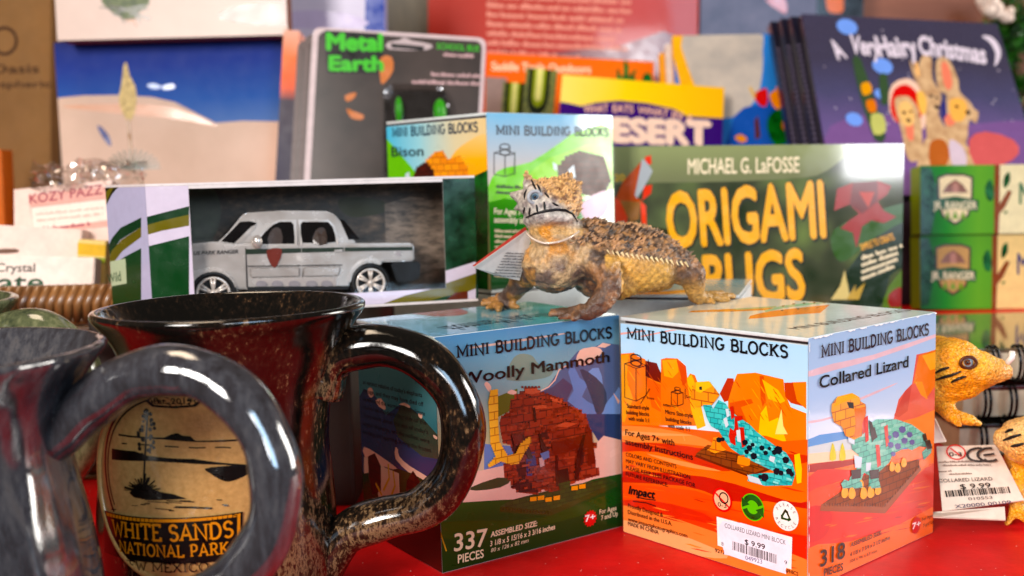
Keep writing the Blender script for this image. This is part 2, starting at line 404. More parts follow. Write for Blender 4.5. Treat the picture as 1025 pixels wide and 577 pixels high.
    def slab(s, st, p0, p1, h, m, wt=.2, ser=.11):
        a, d, H = s.frame(p0, p1, h); X = d.normalized(); Y = Vector((-X.y, X.x))
        tot = sum(SLAB[c][0] for c in st); k = d.length/tot; x = 0; n0 = s.n
        kk = min(k, H)
        def T(px, py): p = a+X*((x+px)*k)+Y*(py*H); return (p.x, p.y)
        for c in st:
            w_, strokes, ser_ = SLAB[c]; s.n = n0
            for q in strokes: s.stroke([T(*p) for p in q], wt*kk, m)
            for (sx, sy, l, r) in ser_:
                yy = sy-.04 if sy > .5 else sy+.04
                s.stroke([T(sx-ser*l-.03, yy), T(sx+ser*r+.03, yy)], .085*H, m)
            x += w_
        s.n = n0+s.step*6; return s
    def words(s, p0, p1, h, m, seed=0, avg=.16):
        """a line of print too small to read: rows of little letter marks"""
        rr = random.Random(seed); a, d, H = s.frame(p0, p1, h); X = d.normalized(); Y = Vector((-X.y, X.x)); Ltot = d.length; t = 0; n = s.up()
        vs, fs = [], []
        while t < Ltot:
            ln = min(H*rr.uniform(1.5, 5), Ltot-t); q = t
            while q < t+ln:
                hh = H*rr.choice((.62, .62, .7, 1.0)); cw = H*rr.uniform(.28, .5)
                i = len(vs)
                for (dx, dy) in ((0, 0), (cw, 0), (cw, hh), (0, hh)):
                    p = a+X*(q+dx)+Y*dy; vs.append(s.P.pt(p.x, p.y, n))
                fs.append((i, i+1, i+2, i+3)); q += cw*1.25
            t += ln+H*.55
        s.g.faces(vs, fs, m); return s
    def bars(s, p0, p1, h, m, seed=1):
        rr = random.Random(seed); a, d, H = s.frame(p0, p1, h); X = d.normalized(); Y = Vector((-X.y, X.x)); t = 0; n = s.up(); vs, fs = [], []
        while t < d.length:
            wd = d.length*rr.choice((.008, .008, .016, .024))
            i = len(vs)
            for (dx, dy) in ((0, 0), (wd, 0), (wd, H), (0, H)):
                p = a+X*(t+dx)+Y*dy; vs.append(s.P.pt(p.x, p.y, n))
            fs.append((i, i+1, i+2, i+3)); t += wd+d.length*rr.choice((.01, .01, .02))
        s.g.faces(vs, fs, m); return s
    def build(s, name, parent): return s.g.build(name, parent, s.P.mw)

# ================================================================== THE SETTING
red = MNoise('red_vinyl_cloth', [(.25, (.50, .003, .004)), (.75, (.70, .006, .007))], 60, .42, 4, .0, .15, 420)
def dust(m):
    N, L = m.node_tree.nodes, m.node_tree.links; b = N['Principled BSDF']; tc = N.new('ShaderNodeTexCoord')
    v = N.new('ShaderNodeTexVoronoi'); v.inputs['Scale'].default_value = 260; v.inputs['Randomness'].default_value = 1; L.new(tc.outputs['Object'], v.inputs['Vector'])
    lt = N.new('ShaderNodeMath'); lt.operation = 'LESS_THAN'; lt.inputs[1].default_value = .075; L.new(v.outputs['Distance'], lt.inputs[0])
    n = N.new('ShaderNodeTexNoise'); n.inputs['Scale'].default_value = 45; L.new(tc.outputs['Object'], n.inputs['Vector'])
    gt = N.new('ShaderNodeMath'); gt.operation = 'GREATER_THAN'; gt.inputs[1].default_value = .55; L.new(n.outputs[0], gt.inputs[0])
    mu = N.new('ShaderNodeMath'); mu.operation = 'MULTIPLY'; L.new(lt.outputs[0], mu.inputs[0]); L.new(gt.outputs[0], mu.inputs[1])
    mx = N.new('ShaderNodeMix'); mx.data_type = 'RGBA'; src = b.inputs['Base Color'].links[0].from_socket
    L.new(mu.outputs[0], mx.inputs[0]); L.new(src, mx.inputs[6]); b.inputs['Specular IOR Level'].default_value = .14; mx.inputs[7].default_value = (.8, .55, .5, 1); L.new(mx.outputs[2], b.inputs['Base Color'])
dust(red)
g = G(); g.box((-3.2, 8.35, -.2), (15, 11.3, .4), red, bev=.05); tag(g.build('table_surface'), kind='structure')
g = G(); g.box((-.9, 10.6, .275), (12, 6.2, .55), red, bev=.03); tag(g.build('back_display_step'), kind='structure')
g = G(); g.box((-1.47, 6.3, .4975), (1.3, 2.0, .995), MNoise('dark_wood_riser', [(.3, (.02,.012,.008)), (.7, (.05,.03,.018))], 30, .5), bev=.02); tag(g.build('front_display_step'), kind='structure')
wallm = MNoise('brown_room_wall', [(.2, (.05, .03, .018)), (.8, (.11, .065, .04))], 12, .7, 5)
g = G(); g.box((0, 17.5, 3), (40, .3, 14), wallm); tag(g.build('room_wall'), kind='structure')
g = G(); g.box((3.75, 9.35, 1.0), (2.7, 2.0, .90), MNoise('plum_cloth', [(.3, (.03, .012, .03)), (.7, (.07, .03, .06))], 40, .8), bev=.02); tag(g.build('upper_display_step'), kind='structure')
# ================================================================== BUILDING BLOCK BOXES
class Carton:
    def __init__(s, x, y, a, w_, d_, z, label, cat='box', group=None, name='building_block_box', h=1.0, topc=(176, 205, 208)):
        s.n = Vector((x, y, z)); s.l = Vector((-cos(a), sin(a), 0)); s.r = Vector((sin(a), cos(a), 0)); s.w, s.d, s.z, s.h = w_, d_, z, h
        c = s.n+s.l*w_/2+s.r*d_/2
        s.t = thing(name, c, label, cat, group)
        R = Matrix((-s.l, s.r, Vector((0, 0, 1)))).transposed()
        card = M((205, 208, 208), .45, name='card_edge')
        g = G(); g.box(c+Vector((0, 0, h*.486)), (w_, d_, h*.972), card, R, .007, 3); g.box(c+Vector((0, 0, h*.978)), (w_-.03, d_-.03, .02), M((60, 45, 45), .7), R)  # dark inset neck: the shade of the lid gap is put into its colour
        s.body = g.build('carton', s.t)
        g = G(); g.box(c+Vector((0, 0, h-.008)), (w_+.002, d_+.002, .016), M((212, 216, 216), .35), R, .005, 3); s.lid = g.build('lid', s.t)
        s.left = Panel(s.n+s.l*w_+Vector((0, 0, .004)), -s.l, (0, 0, 1), w_, h*.972-.006)
        s.right = Panel(s.n+Vector((0, 0, .004)), s.r, (0, 0, 1), d_, h-.006)
        s.top = Panel(s.n+s.l*w_+Vector((0, 0, h)), -s.l, s.r, w_, d_)
AGES = M((196, 22, 26), .4)
def starburst(A, c, r, m=AGES):
    u, v = A.uv(c); u1, v1 = A.uv((c[0], c[1]-r)); R = math.hypot(u1-u, v1-v)
    A.uvpoly(m, [(u+R*(1 if i % 2 else .8)*cos(i*pi/14), v+R*(1 if i % 2 else .8)*sin(i*pi/14)) for i in range(28)])
def spots(A, m, seed, n, poly_c, r):
    rr = random.Random(seed)
    for i in range(n):
        x, y = poly_c(rr.random(), rr.random()); k = rr.uniform(.6, 1.3)*r
        A.poly(m, [(x+k*cos(a)*rr.uniform(.7, 1.3), y+k*sin(a)*rr.uniform(.7, 1.3)) for a in [j*pi/3 for j in range(6)]])
TEAL = MBrick('printed_teal_bricks', (70, 178, 178), (104, 200, 196), (38, 120, 124), .022)
TEALP = MBrick('printed_pale_teal_bricks', (120, 184, 168), (150, 200, 184), (80, 130, 124), .024)
YELB = MBrick('printed_yellow_bricks', (222, 150, 30), (236, 170, 44), (176, 100, 20), .04)
BRNB = MBrick('printed_brown_bricks', (140, 60, 42), (160, 74, 52), (84, 30, 20), .034)
BRND = MBrick('printed_dark_brown_bricks', (70, 24, 18), (88, 34, 24), (38, 12, 8), .034)
BRNL = MBrick('printed_light_brown_bricks', (136, 56, 38), (156, 70, 48), (84, 30, 20), .034)
GRNB = MBrick('printed_green_plate', (58, 74, 36), (72, 90, 44), (34, 44, 20), .02)
PLATE = MBrick('printed_brown_plate', (132, 74, 30), (150, 88, 38), (88, 44, 16), .03)
ORG = MGrad('printed_desert_orange', 1, 0, .55, [(0, (230, 110, 36)), (.3, (216, 80, 20)), (.62, (230, 128, 64)), (1, (224, 116, 44))], .2, .3, .25, 40)
def P_(r, g, b): return M((r, g, b), .2, .15, .05, 90)
def inside(p, poly):
    c = False
    for i in range(len(poly)):
        a, b = poly[i-1], poly[i]
        if (a[1] > p[1]) != (b[1] > p[1]) and p[0] < (b[0]-a[0])*(p[1]-a[1])/(b[1]-a[1])+a[0]: c = not c
    return c
def studs(A, poly, cw, ch, mats, seed, frac=.6, slope=0.0):
    """single little bricks of the pictured model in their own shades, clipped to its outline"""
    rr = random.Random(seed); x0 = min(p[0] for p in poly); x1 = max(p[0] for p in poly); y0 = min(p[1] for p in poly)-60; y1 = max(p[1] for p in poly)+60; j = 0; y = y0
    while y < y1:
        x = x0-(cw/2 if j % 2 else 0)
        while x < x1:
            yy = y+(x-x0)*slope; wd = cw*rr.choice((1, 1, 2)); q = [(x+.6, yy+.6), (x+wd-.6, yy+.6+wd*slope), (x+wd-.6, yy+ch-.6+wd*slope), (x+.6, yy+ch-.6)]
            if rr.random() < frac and all(inside(p, poly) for p in q): A.poly(rr.choice(mats), q)
            x += wd
        y += ch; j += 1
def streaks(A, poly, n, mats, seed, ln=(20, 70), th=(1.5, 4), tilt=.1):
    rr = random.Random(seed); xs = [p[0] for p in poly]; ys = [p[1] for p in poly]; k = 0
    for t in range(n*12):
        x, y = rr.uniform(min(xs), max(xs)), rr.uniform(min(ys), max(ys)); l = rr.uniform(*ln); h = rr.uniform(*th); a = tilt+rr.uniform(-.06, .06)
        q = [(x, y), (x+l*.3, y+l*.3*a-h*.7), (x+l, y+l*a), (x+l*.6, y+l*.6*a+h*.6)]
        if all(inside(p, poly) for p in q): A.poly(rr.choice(mats), q); k += 1
        if k >= n: break
# ---- collared lizard box
LZ = Carton(1.124, 4.042, .865, .984, .966, 0, 'orange and blue toy block box showing a teal brick reptile and a price sticker')
A = Art(LZ.left)
A.full(MGrad('printed_sky_a', 1, .4, .97, [(0, (240, 238, 236)), (.45, (200, 224, 240)), (1, (184, 214, 238))], .2, .2))
A.crop = (615, 310, 4.81)
A.poly(P_(226, 176, 168), [(130, 126), (260, 100), (380, 84), (380, 88), (260, 106), (130, 134)])
A.poly(P_(226, 176, 168), [(30, 112), (150, 100), (150, 105), (30, 122)])
A.poly(P_(120, 44, 22), [(20, 300), (60, 250), (145, 245), (205, 258), (215, 285), (250, 350), (250, 480), (20, 480)])
A.poly(P_(232, 138, 30), [(0, 215), (95, 208), (112, 225), (150, 240), (150, 320), (200, 345), (245, 360), (240, 560), (0, 560)])
A.poly(P_(240, 166, 44), [(0, 225), (70, 215), (60, 330), (90, 430), (50, 540), (0, 540)])
A.poly(P_(222, 116, 26), [(150, 325), (240, 370), (235, 500), (180, 470)])
A.poly(P_(224, 132, 28), [(225, 240), (250, 233), (305, 236), (345, 272), (352, 330), (365, 308), (388, 316), (410, 370), (420, 560), (225, 560)])
A.poly(P_(244, 172, 40), [(232, 245), (300, 240), (310, 300), (280, 330), (240, 320)])
A.poly(P_(204, 96, 24), [(300, 240), (345, 272), (350, 350), (330, 370), (316, 300)])
A.poly(P_(240, 186, 50), [(350, 330), (372, 312), (400, 380), (440, 560), (400, 577), (370, 480)])
A.poly(P_(180, 72, 26), [(508, 405), (545, 330), (575, 332), (580, 430), (530, 445)])
A.poly(P_(228, 140, 28), [(548, 440), (575, 350), (592, 310), (680, 304), (815, 336), (822, 400), (850, 470), (925, 500), (925, 640), (548, 640)])
A.poly(P_(206, 104, 22), [(600, 440), (660, 430), (670, 450), (610, 470), (640, 540), (560, 560), (555, 450)])
A.poly(P_(202, 100, 22), [(700, 320), (720, 318), (730, 440), (715, 470), (705, 430)])
A.poly(P_(244, 188, 40), [(712, 335), (790, 388), (824, 440), (800, 452), (742, 430)])
A.poly(P_(246, 196, 30), [(690, 640), (705, 500), (732, 462), (745, 540), (790, 520), (830, 640)])
A.poly(P_(190, 84, 24), [(818, 352), (925, 350), (925, 470), (850, 450), (824, 420)])
A.poly(P_(232, 142, 34), [(860, 350), (925, 348), (925, 480), (880, 440)])
for pl_, sd in (([(0, 215), (95, 208), (150, 240), (245, 360), (240, 520), (0, 520)], 1), ([(225, 240), (305, 236), (352, 330), (410, 370), (410, 540), (225, 540)], 2), ([(592, 310), (815, 336), (850, 470), (925, 500), (925, 560), (548, 560), (575, 350)], 3)):
    streaks(A, pl_, 22, [P_(214, 116, 24), P_(240, 168, 50), P_(196, 92, 24)], sd, (16, 60), (3, 9), 1.4)
A.poly(P_(250, 224, 150), [(806, 480), (776, 600), (836, 600), (815, 560)])
A.crop = (615, 420, 3.675)
A.poly(ORG, [(-40, 20), (130, 20), (380, 45), (560, 60), (620, 80), (760, 70), (760, 640), (-40, 640)])
for c, pts in (((236, 150, 96), [(-40, 30), (110, 26), (300, 60), (370, 100), (200, 85), (-40, 80)]), ((196, 74, 30), [(-40, 84), (200, 90), (420, 120), (700, 130), (700, 160), (400, 190), (160, 120), (-40, 120)]),
               ((238, 168, 120), [(-40, 40), (250, 54), (250, 60), (-40, 58)]), ((238, 160, 110), [(120, 125), (370, 182), (365, 188), (250, 170)]), ((184, 58, 22), [(-40, 190), (330, 210), (640, 300), (720, 300), (720, 330), (560, 300), (430, 300), (260, 245), (-40, 225)]),
               ((226, 100, 40), [(-40, 240), (300, 262), (460, 345), (300, 330), (-40, 290)]), ((200, 70, 26), [(-40, 300), (150, 300), (330, 345), (420, 400), (720, 430), (720, 520), (480, 430), (300, 372), (-40, 330)]),
               ((228, 142, 92), [(-40, 335), (140, 340), (420, 430), (720, 520), (720, 640), (-40, 640)]), ((238, 176, 134), [(-40, 360), (200, 410), (420, 500), (300, 500), (-40, 420)])):
    A.poly(P_(*c), pts, 3)
streaks(A, [(-40, 40), (380, 60), (720, 90), (720, 560), (-40, 420)], 60, [P_(236, 150, 90), P_(206, 78, 26), P_(228, 118, 50), P_(186, 62, 24)], 3, (30, 120), (2, 6), .2)
A.poly(P_(110, 50, 22), [(296, 136), (345, 96), (600, 176), (500, 212)]); A.poly(PLATE, [(300, 128), (346, 92), (592, 170), (498, 204)])
for k in range(5): A.line(P_(84, 40, 16), [(318+k*38, 112+k*12), (372+k*40, 110+k*18)], 2.2)
A.poly(TEAL, [(356, -22), (372, 16), (398, 62), (428, 104), (470, 134), (520, 158), (575, 184), (600, 196), (556, 196), (498, 202), (492, 226), (556, 244), (655, 242), (668, 200), (658, 160), (634, 122), (596, 98), (560, 72), (524, 44), (500, 18), (470, -2), (430, -30), (410, -60), (385, -72)])
A.poly(YELB, [(366, 66), (386, 64), (396, 96), (414, 112), (372, 124), (344, 112), (360, 96)]); A.poly(YELB, [(480, 130), (504, 138), (500, 168), (472, 176), (452, 160), (458, 132)])
A.poly(P_(236, 200, 30), [(664, 130), (684, 124), (692, 180), (690, 232), (674, 236), (668, 180)])
studs(A, [(372, 16), (398, 62), (428, 104), (470, 134), (520, 158), (575, 184), (600, 196), (556, 240), (655, 242), (668, 200), (658, 160), (634, 122), (596, 98), (560, 72), (524, 44), (500, 18), (470, -2), (410, -60)], 11, 9, [P_(64, 160, 164), P_(120, 206, 204), P_(90, 186, 186), P_(150, 214, 210)], 4, .6, .3)
RD = P_(190, 60, 36); BK = P_(26, 34, 44); LW = P_(206, 216, 222)
for q in ([(428, -46), (440, -50), (446, -10), (434, 0)], [(446, -14), (474, -14), (476, 0), (456, 6), (462, 40), (446, 70), (432, 60), (446, 30)], [(462, 28), (480, 28), (486, 96), (474, 104)], [(430, 30), (446, 44), (450, 96), (430, 84), (424, 60)]): A.poly(RD, q)
for q in ([(404, -2), (416, -10), (424, 20), (414, 30)], [(412, -40), (424, -40), (428, -14), (418, -8)], [(452, 40), (466, 36), (470, 84), (456, 80)], [(576, 132), (596, 138), (590, 158), (574, 150)], [(492, 202), (536, 216), (548, 240), (500, 226)]): A.poly(LW, q)
for x, y, r in ((484, 84, 11), (500, 104, 11), (490, 118, 9), (516, 134, 13), (512, 92, 8), (546, 104, 10), (560, 122, 9), (606, 112, 16), (592, 120, 10), (634, 148, 13), (600, 190, 13), (616, 196, 10), (556, 212, 15), (540, 210, 8), (646, 190, 12), (656, 200, 9), (388, 74, 10), (402, 72, 8), (574, 106, 7)):
    A.poly(BK, [(x-r, y-r*.4), (x-r*.2, y-r), (x+r*.8, y-r*.7), (x+r, y+r*.3), (x+r*.3, y+r), (x-r*.6, y+r*.8)])
A.crop = (615, 310, 4.81)
A.poly(YELB, [(372, 440), (380, 380), (398, 348), (462, 344), (490, 380), (512, 410), (490, 440), (470, 462), (430, 462), (400, 470)])
A.poly(P_(236, 192, 60), [(398, 348), (462, 344), (478, 366), (420, 400), (396, 390)]); A.poly(BK, [(414, 370), (427, 370), (427, 386), (414, 386)])
A.poly(TEAL, [(432, 458), (470, 458), (490, 500), (520, 540), (500, 577), (470, 560), (450, 520)])
A.build('printed_scene', LZ.t)
A = Art(LZ.left, .0064, crop=(615, 310, 4.81))
A.n = .0064
A.slab('MINI BUILDING BLOCKS', (64, 138), (842, 232), 50, INK); A.build('title_lettering', LZ.t)
def wirecube(A, c, wd, ht):
    x, y = c; f = wd*.28
    for q in ([(x-wd, y-ht), (x-wd, y+ht*.8), (x, y+ht), (x+wd*.9, y+ht*.7), (x+wd*.9, y-ht*.9), (x, y-ht*.75), (x-wd, y-ht)], [(x, y-ht*.75), (x, y+ht)], [(x-wd, y-ht), (x, y-ht-f), (x+wd*.9, y-ht*.9)]): A.line(INK, q, 3)
    u, v = A.uv((x, y-ht-f*.1)); u1, v1 = A.uv((x+wd*.45, y-ht)); R = abs(u1-u); A.stroke(arc(u, v, R, R*.4, 0, 360, 20), R*.16, INK); A.stroke(arc(u, v+R*.9, R, R*.4, 0, 360, 20), R*.16, INK)
    for sx in (-1, 1): A.stroke([(u+sx*R, v), (u+sx*R, v+R*.9)], R*.14, INK)
A = Art(LZ.left, .0064, crop=(615, 310, 4.81))
wirecube(A, (108, 350), 55, 90); wirecube(A, (308, 430), 30, 34)
A.line(INK, [(175, 380), (130, 452)], 3); A.line(INK, [(168, 240), (166, 330)], 3); A.line(INK, [(250, 455), (300, 470)], 3); A.line(INK, [(345, 380), (345, 430)], 3)
A.txt('9mm', (160, 430), (196, 434), 14, INK); A.txt('4mm', (238, 464), (276, 470), 14, INK); A.txt('5mm', (350, 424), (392, 430), 14, INK)
for i, (st, x0, x1, y) in enumerate((('Standard-style', 66, 172, 472), ('building blocks', 62, 172, 502), ('with scale 1:1', 72, 172, 532))): A.txt(st, (x0, y), (x1, y+11), 20, INK, .012)
for i, (st, x0, x1, y) in enumerate((('Micro Size-style', 250, 382, 500), ('building blocks', 252, 376, 534), ('with scale 1:1', 262, 366, 566))): A.txt(st, (x0, y), (x1, y+20), 20, INK, .012)
A.crop = (615, 420, 3.675)
A.txt('For Ages 7+ with', (44, 56), (224, 96), 22, INK, .014); A.txt('assembly instructions', (44, 90), (292, 148), 22, INK, .014)
for st, x1, y, dy in (('COLORS AND CONTENTS', 232, 134, 46), ('MAY VARY FROM ILLUSTRATION.', 286, 158, 62), ('PLEASE KEEP THIS PACKAGE FOR', 302, 182, 68), ('FUTURE REFERENCE.', 202, 206, 42)): A.txt(st, (46, y), (x1, y+dy), 15, INK, .006)
for st, x1, y, dy in (('Proudly Designed &', 182, 322, 36), ('Distributed in the U.S.A.', 216, 346, 44), ('www.impactphotographics.com', 272, 372, 62), ('MADE IN CHINA', 166, 388, 34)): A.txt(st, (54, y), (x1, y+dy), 15, INK, .008)
A.txt('92122', (374, 486), (420, 498), 14, INK, .006); A.txt('IMPACT PHOTOGRAPHICS', (500, 524), (680, 574), 14, INK, .006)
A.txt('Impact', (56, 272), (150, 290), 30, INK, .035, .35)
A.line(INK, [(84, 284), (120, 292), (156, 296)], 4); A.line(INK, [(72, 300), (120, 306), (156, 318)], 3.5)
A.build('small_print', LZ.t)
A = Art(LZ.left, .0066, crop=(615, 420, 3.675))
A.disc(P_(238, 190, 160), (400, 295), 38); A.ring(P_(206, 26, 22), (400, 295), 40, .2); A.line(P_(206, 26, 22), [(374, 268), (426, 324)], 7)
u, v = A.uv((406, 288)); A.stroke(arc(u, v, .022, .022, 0, 360, 16), .006, INK); A.txt('0-3', (384, 318), (416, 326), 16, INK, .01)
A.build('age_warning_symbol', LZ.t)
A = Art(LZ.left, .0066, crop=(615, 420, 3.675))
DG = P_(16, 112, 48); LG = P_(112, 190, 40)
A.disc(LG, (512, 322), 50)
u, v = A.uv((512, 322)); R = .056
A.stroke(arc(u, v, R*.72, R*.72, 20, 150, 12), R*.42, DG); A.stroke(arc(u, v, R*.72, R*.72, 200, 330, 12), R*.42, DG)
for a in (150, 330):
    a = math.radians(a); p = (u+R*.72*cos(a), v+R*.72*sin(a)); t = (-sin(a), cos(a)); rdl = (cos(a), sin(a))
    A.uvpoly(DG, [(p[0]+rdl[0]*R*.42, p[1]+rdl[1]*R*.42), (p[0]+t[0]*R*.62, p[1]+t[1]*R*.62), (p[0]-rdl[0]*R*.42, p[1]-rdl[1]*R*.42)])
A.build('green_arrow_symbol', LZ.t)
A = Art(LZ.left, .0066, crop=(615, 420, 3.675))
A.disc(WHITE, (634, 354), 54); u, v = A.uv((634, 354)); R = .026
for k in range(3):
    a0 = math.radians(90+120*k); a1 = math.radians(210+120*k)
    p, q = (u+R*cos(a0), v+R*sin(a0)), (u+R*cos(a1), v+R*sin(a1)); e = (p[0]+(q[0]-p[0])*.72, p[1]+(q[1]-p[1])*.72)
    A.stroke([p, e], .009, DG); d = ((q[0]-p[0])*.18, (q[1]-p[1])*.18); A.uvpoly(DG, [(e[0]-d[1], e[1]+d[0]), (e[0]+d[1], e[1]-d[0]), (e[0]+d[0]*1.6, e[1]+d[1]*1.6)])
def arctext(A, st, c, R, a0, a1, h, m, flip=False):
    """letters one by one round a circle (uv)"""
    for i, ch in enumerate(st):
        if ch == ' ': continue
        a = math.radians(a0+(a1-a0)*i/max(1, len(st)-1)); vs, fs = textmesh(ch, 0)
        X = Vector((-sin(a), cos(a)))*(1 if flip else -1); Y = Vector((cos(a), sin(a)))*(-1 if flip else 1)
        b = Vector(c)+Vector((cos(a), sin(a)))*R; xm = sum(v[0] for v in vs)/len(vs); n = A.n
        A.g.faces([A.P.pt(*(b+X*((x-xm)*h*1.2)+Y*((y-.36)*h*1.3)), n) for x, y in vs], fs, m)
    A.up()
A.up(); arctext(A, 'PLEASE', (u, v), .046, 150, 30, .014, INK); arctext(A, 'RECYCLE', (u, v), .046, 206, 334, .014, INK, True)
A.build('recycling_symbol', LZ.t)
A = Art(LZ.left, .0072, step=.00004, crop=(615, 420, 3.675))
A.poly(WHITE, [(380, 356), (658, 432), (655, 550), (620, 540), (384, 462)]); A.poly(M((226, 226, 234), .4), smooth([(402, 372), (640, 440), (634, 552), (618, 562), (430, 500), (408, 486)], 3))
A.txt('COLLARED LIZARD MINI BLOCK', (410, 396), (634, 460), 17, M((70, 66, 76), .5)); A.txt('$ 9.99', (484, 458), (558, 478), 20, INK, .014)
A.bars((438, 478), (602, 530), 32, INK, 3); A.txt('049923', (486, 514), (548, 530), 16, M((90, 86, 130), .5)); A.txt('8', (398, 462), (406, 464), 14, INK); A.txt('9', (630, 530), (640, 532), 14, INK)
A.build('price_sticker', LZ.t)['label'] = 'white price sticker with barcode reading $ 9.99'
# right face
A = Art(LZ.right, crop=(800, 310, 4.436))
A.full(MGrad('printed_sky_b', 1, .35, 1.0, [(0, (232, 216, 202)), (.3, (212, 220, 230)), (.62, (184, 200, 222)), (1, (172, 190, 212))], .1, .5))
for q in ([(30, 278), (150, 240), (330, 200), (600, 110), (600, 126), (330, 222), (160, 268), (60, 296), (30, 294)], [(30, 496), (100, 486), (240, 448), (240, 455), (100, 496), (30, 506)], [(250, 400), (420, 330), (420, 336), (260, 408)]): A.poly(P_(214, 186, 192), q, 2)
A.poly(P_(96, 150, 196), [(30, 580), (90, 556), (210, 540), (400, 500), (620, 520), (620, 700), (30, 700)])
A.poly(P_(204, 108, 96), [(410, 520), (440, 400), (470, 360), (500, 330), (520, 200), (610, 180), (610, 560), (560, 540)])
A.poly(P_(216, 130, 60), [(505, 330), (530, 205), (560, 192), (610, 176), (610, 330), (560, 400), (540, 320)]); A.poly(P_(240, 170, 90), [(545, 205), (610, 186), (610, 260), (580, 270)])
A.poly(P_(236, 152, 60), [(510, 320), (545, 320), (570, 400), (540, 380)]); A.poly(P_(190, 92, 84), [(470, 360), (500, 330), (480, 450), (440, 480), (420, 470)])
A.poly(P_(230, 140, 90), [(400, 510), (520, 480), (610, 440), (610, 620), (400, 600)])
A.crop = (800, 430, 3.929)
A.poly(P_(200, 206, 206), [(30, 70), (180, 38), (300, 40), (300, 90), (30, 100)])
A.poly(ORG, [(30, 135), (180, 118), (330, 90), (540, 60), (540, 640), (30, 640)]); A.poly(P_(232, 206, 180), [(30, 96), (200, 80), (330, 70), (330, 92), (180, 120), (30, 136)])
for c, q in (((160, 44, 22), [(30, 140), (200, 120), (240, 128), (160, 150), (30, 170)]), ((212, 70, 26), [(30, 190), (200, 160), (420, 200), (540, 130), (540, 330), (300, 420), (60, 470), (30, 470)]), ((226, 96, 34), [(30, 250), (150, 210), (180, 240), (100, 300), (30, 330)]), ((196, 50, 20), [(30, 320), (80, 300), (130, 340), (100, 420), (30, 440)]), ((232, 122, 44), [(30, 470), (200, 440), (400, 370), (560, 318), (560, 640), (30, 640)])): A.poly(P_(*c), q, 3)
streaks(A, [(40, 150), (200, 130), (540, 70), (540, 420), (60, 500)], 46, [P_(236, 130, 60), P_(190, 52, 22), P_(222, 90, 34)], 8, (30, 110), (2, 7), -.25)
for x in (130, 168): A.poly(P_(206, 196, 60), [(x-12, 120), (x-8, 80), (x, 52), (x+10, 84), (x+12, 118)], 2)
A.poly(P_(150, 84, 30), [(80, 320), (84, 296), (320, 300), (470, 140), (478, 158), (336, 330)]); A.poly(PLATE, [(84, 296), (180, 232), (300, 150), (470, 118), (470, 150), (330, 305)])
for k in range(22): A.line(P_(80, 40, 20), [(96+k*10.6, 290-(k % 2)), (96+k*10.6, 303)], 4)
for k in range(14): A.line(P_(80, 44, 24), [(336+k*10, 290-k*11.5), (336+k*10, 302-k*11.5)], 4)
A.poly(TEALP, [(178, -4), (160, -30), (200, 36), (206, 80), (232, 100), (222, 160), (196, 190), (190, 226), (230, 232), (252, 170), (272, 180), (270, 226), (312, 222), (308, 170), (330, 150), (352, 130), (366, 96), (392, 84), (416, 70), (440, 82), (470, 66), (500, 40), (520, 60), (516, 92), (488, 120), (480, 90), (500, 70), (494, 20), (440, -20), (380, -40), (300, -40), (240, 10)])
studs(A, [(178, -4), (200, 36), (206, 80), (232, 100), (222, 160), (252, 170), (272, 180), (308, 170), (330, 150), (366, 96), (416, 70), (470, 66), (500, 70), (494, 20), (440, -20), (380, -40), (300, -40)], 20, 13, [P_(110, 176, 158), P_(154, 200, 184), P_(130, 190, 172), P_(176, 206, 196)], 6, .6, -.2)
for q in ([(186, -10), (214, 0), (214, 60), (190, 50)], [(212, 100), (244, 110), (240, 150), (216, 150)], [(260, 130), (280, 130), (276, 160), (258, 166)]): A.poly(LW, q)
for q in ([(238, -60), (252, -66), (256, 10), (246, 20)], [(296, 60), (312, 60), (318, 140), (304, 150)], [(330, -10), (344, -20), (350, 60), (338, 70)]): A.poly(P_(196, 84, 80), q)
PU = P_(92, 96, 146)
for x, y, r in ((376, 20, 14), (402, 0, 14), (356, 60, 12), (384, 66, 13), (410, 44, 13), (366, 96, 10), (430, 20, 12), (440, 50, 11), (352, 30, 8)): A.poly(PU, [(x-r, y-r*.4), (x-r*.2, y-r), (x+r*.8, y-r*.7), (x+r, y+r*.3), (x+r*.3, y+r), (x-r*.6, y+r*.8)])
for q in ([(200, 160), (240, 154), (238, 190), (204, 196)], [(272, 160), (310, 156), (310, 190), (276, 196)], [(490, 44), (510, 40), (520, 74), (500, 80)], [(278, 0), (292, -10), (304, 30), (290, 40)], [(480, 20), (494, 14), (500, 40), (486, 46)]): A.poly(BK, q)
for cx, cy, sc in ((176, 246, 1), (204, 250, 1), (250, 250, 1), (278, 246, 1), (306, 236, .9), (362, 146, .8), (384, 150, .8), (408, 130, .8), (240, 214, .7)): A.poly(P_(240, 172, 50), [(cx-14*sc, cy+14*sc), (cx-10*sc, cy-16*sc), (cx, cy-24*sc), (cx+10*sc, cy-14*sc), (cx+14*sc, cy+10*sc), (cx, cy+24*sc)], 2)
for cx in (180, 222, 292): A.poly(TEALP, [(cx-20, 212), (cx-6, 196), (cx+20, 206), (cx+24, 228), (cx-12, 232)])
A.crop = (800, 310, 4.436)
A.poly(YELB, [(138, 450), (140, 420), (166, 386), (230, 370), (262, 388), (268, 408), (290, 420), (292, 460), (276, 500), (274, 560), (240, 577), (200, 560), (186, 520), (150, 500)])
A.poly(P_(206, 124, 24), [(240, 440), (292, 430), (290, 470), (276, 500), (274, 560), (236, 570), (246, 520)]); A.poly(P_(240, 178, 66), [(166, 386), (230, 370), (262, 388), (210, 404), (150, 430)])
A.poly(BK, [(206, 410), (236, 412), (238, 440), (216, 436)]); A.poly(P_(196, 50, 40), [(284, 480), (300, 470), (304, 580), (290, 590)]); A.poly(BK, [(304, 490), (318, 500), (336, 560), (320, 590), (310, 540)])
rr = random.Random(12)
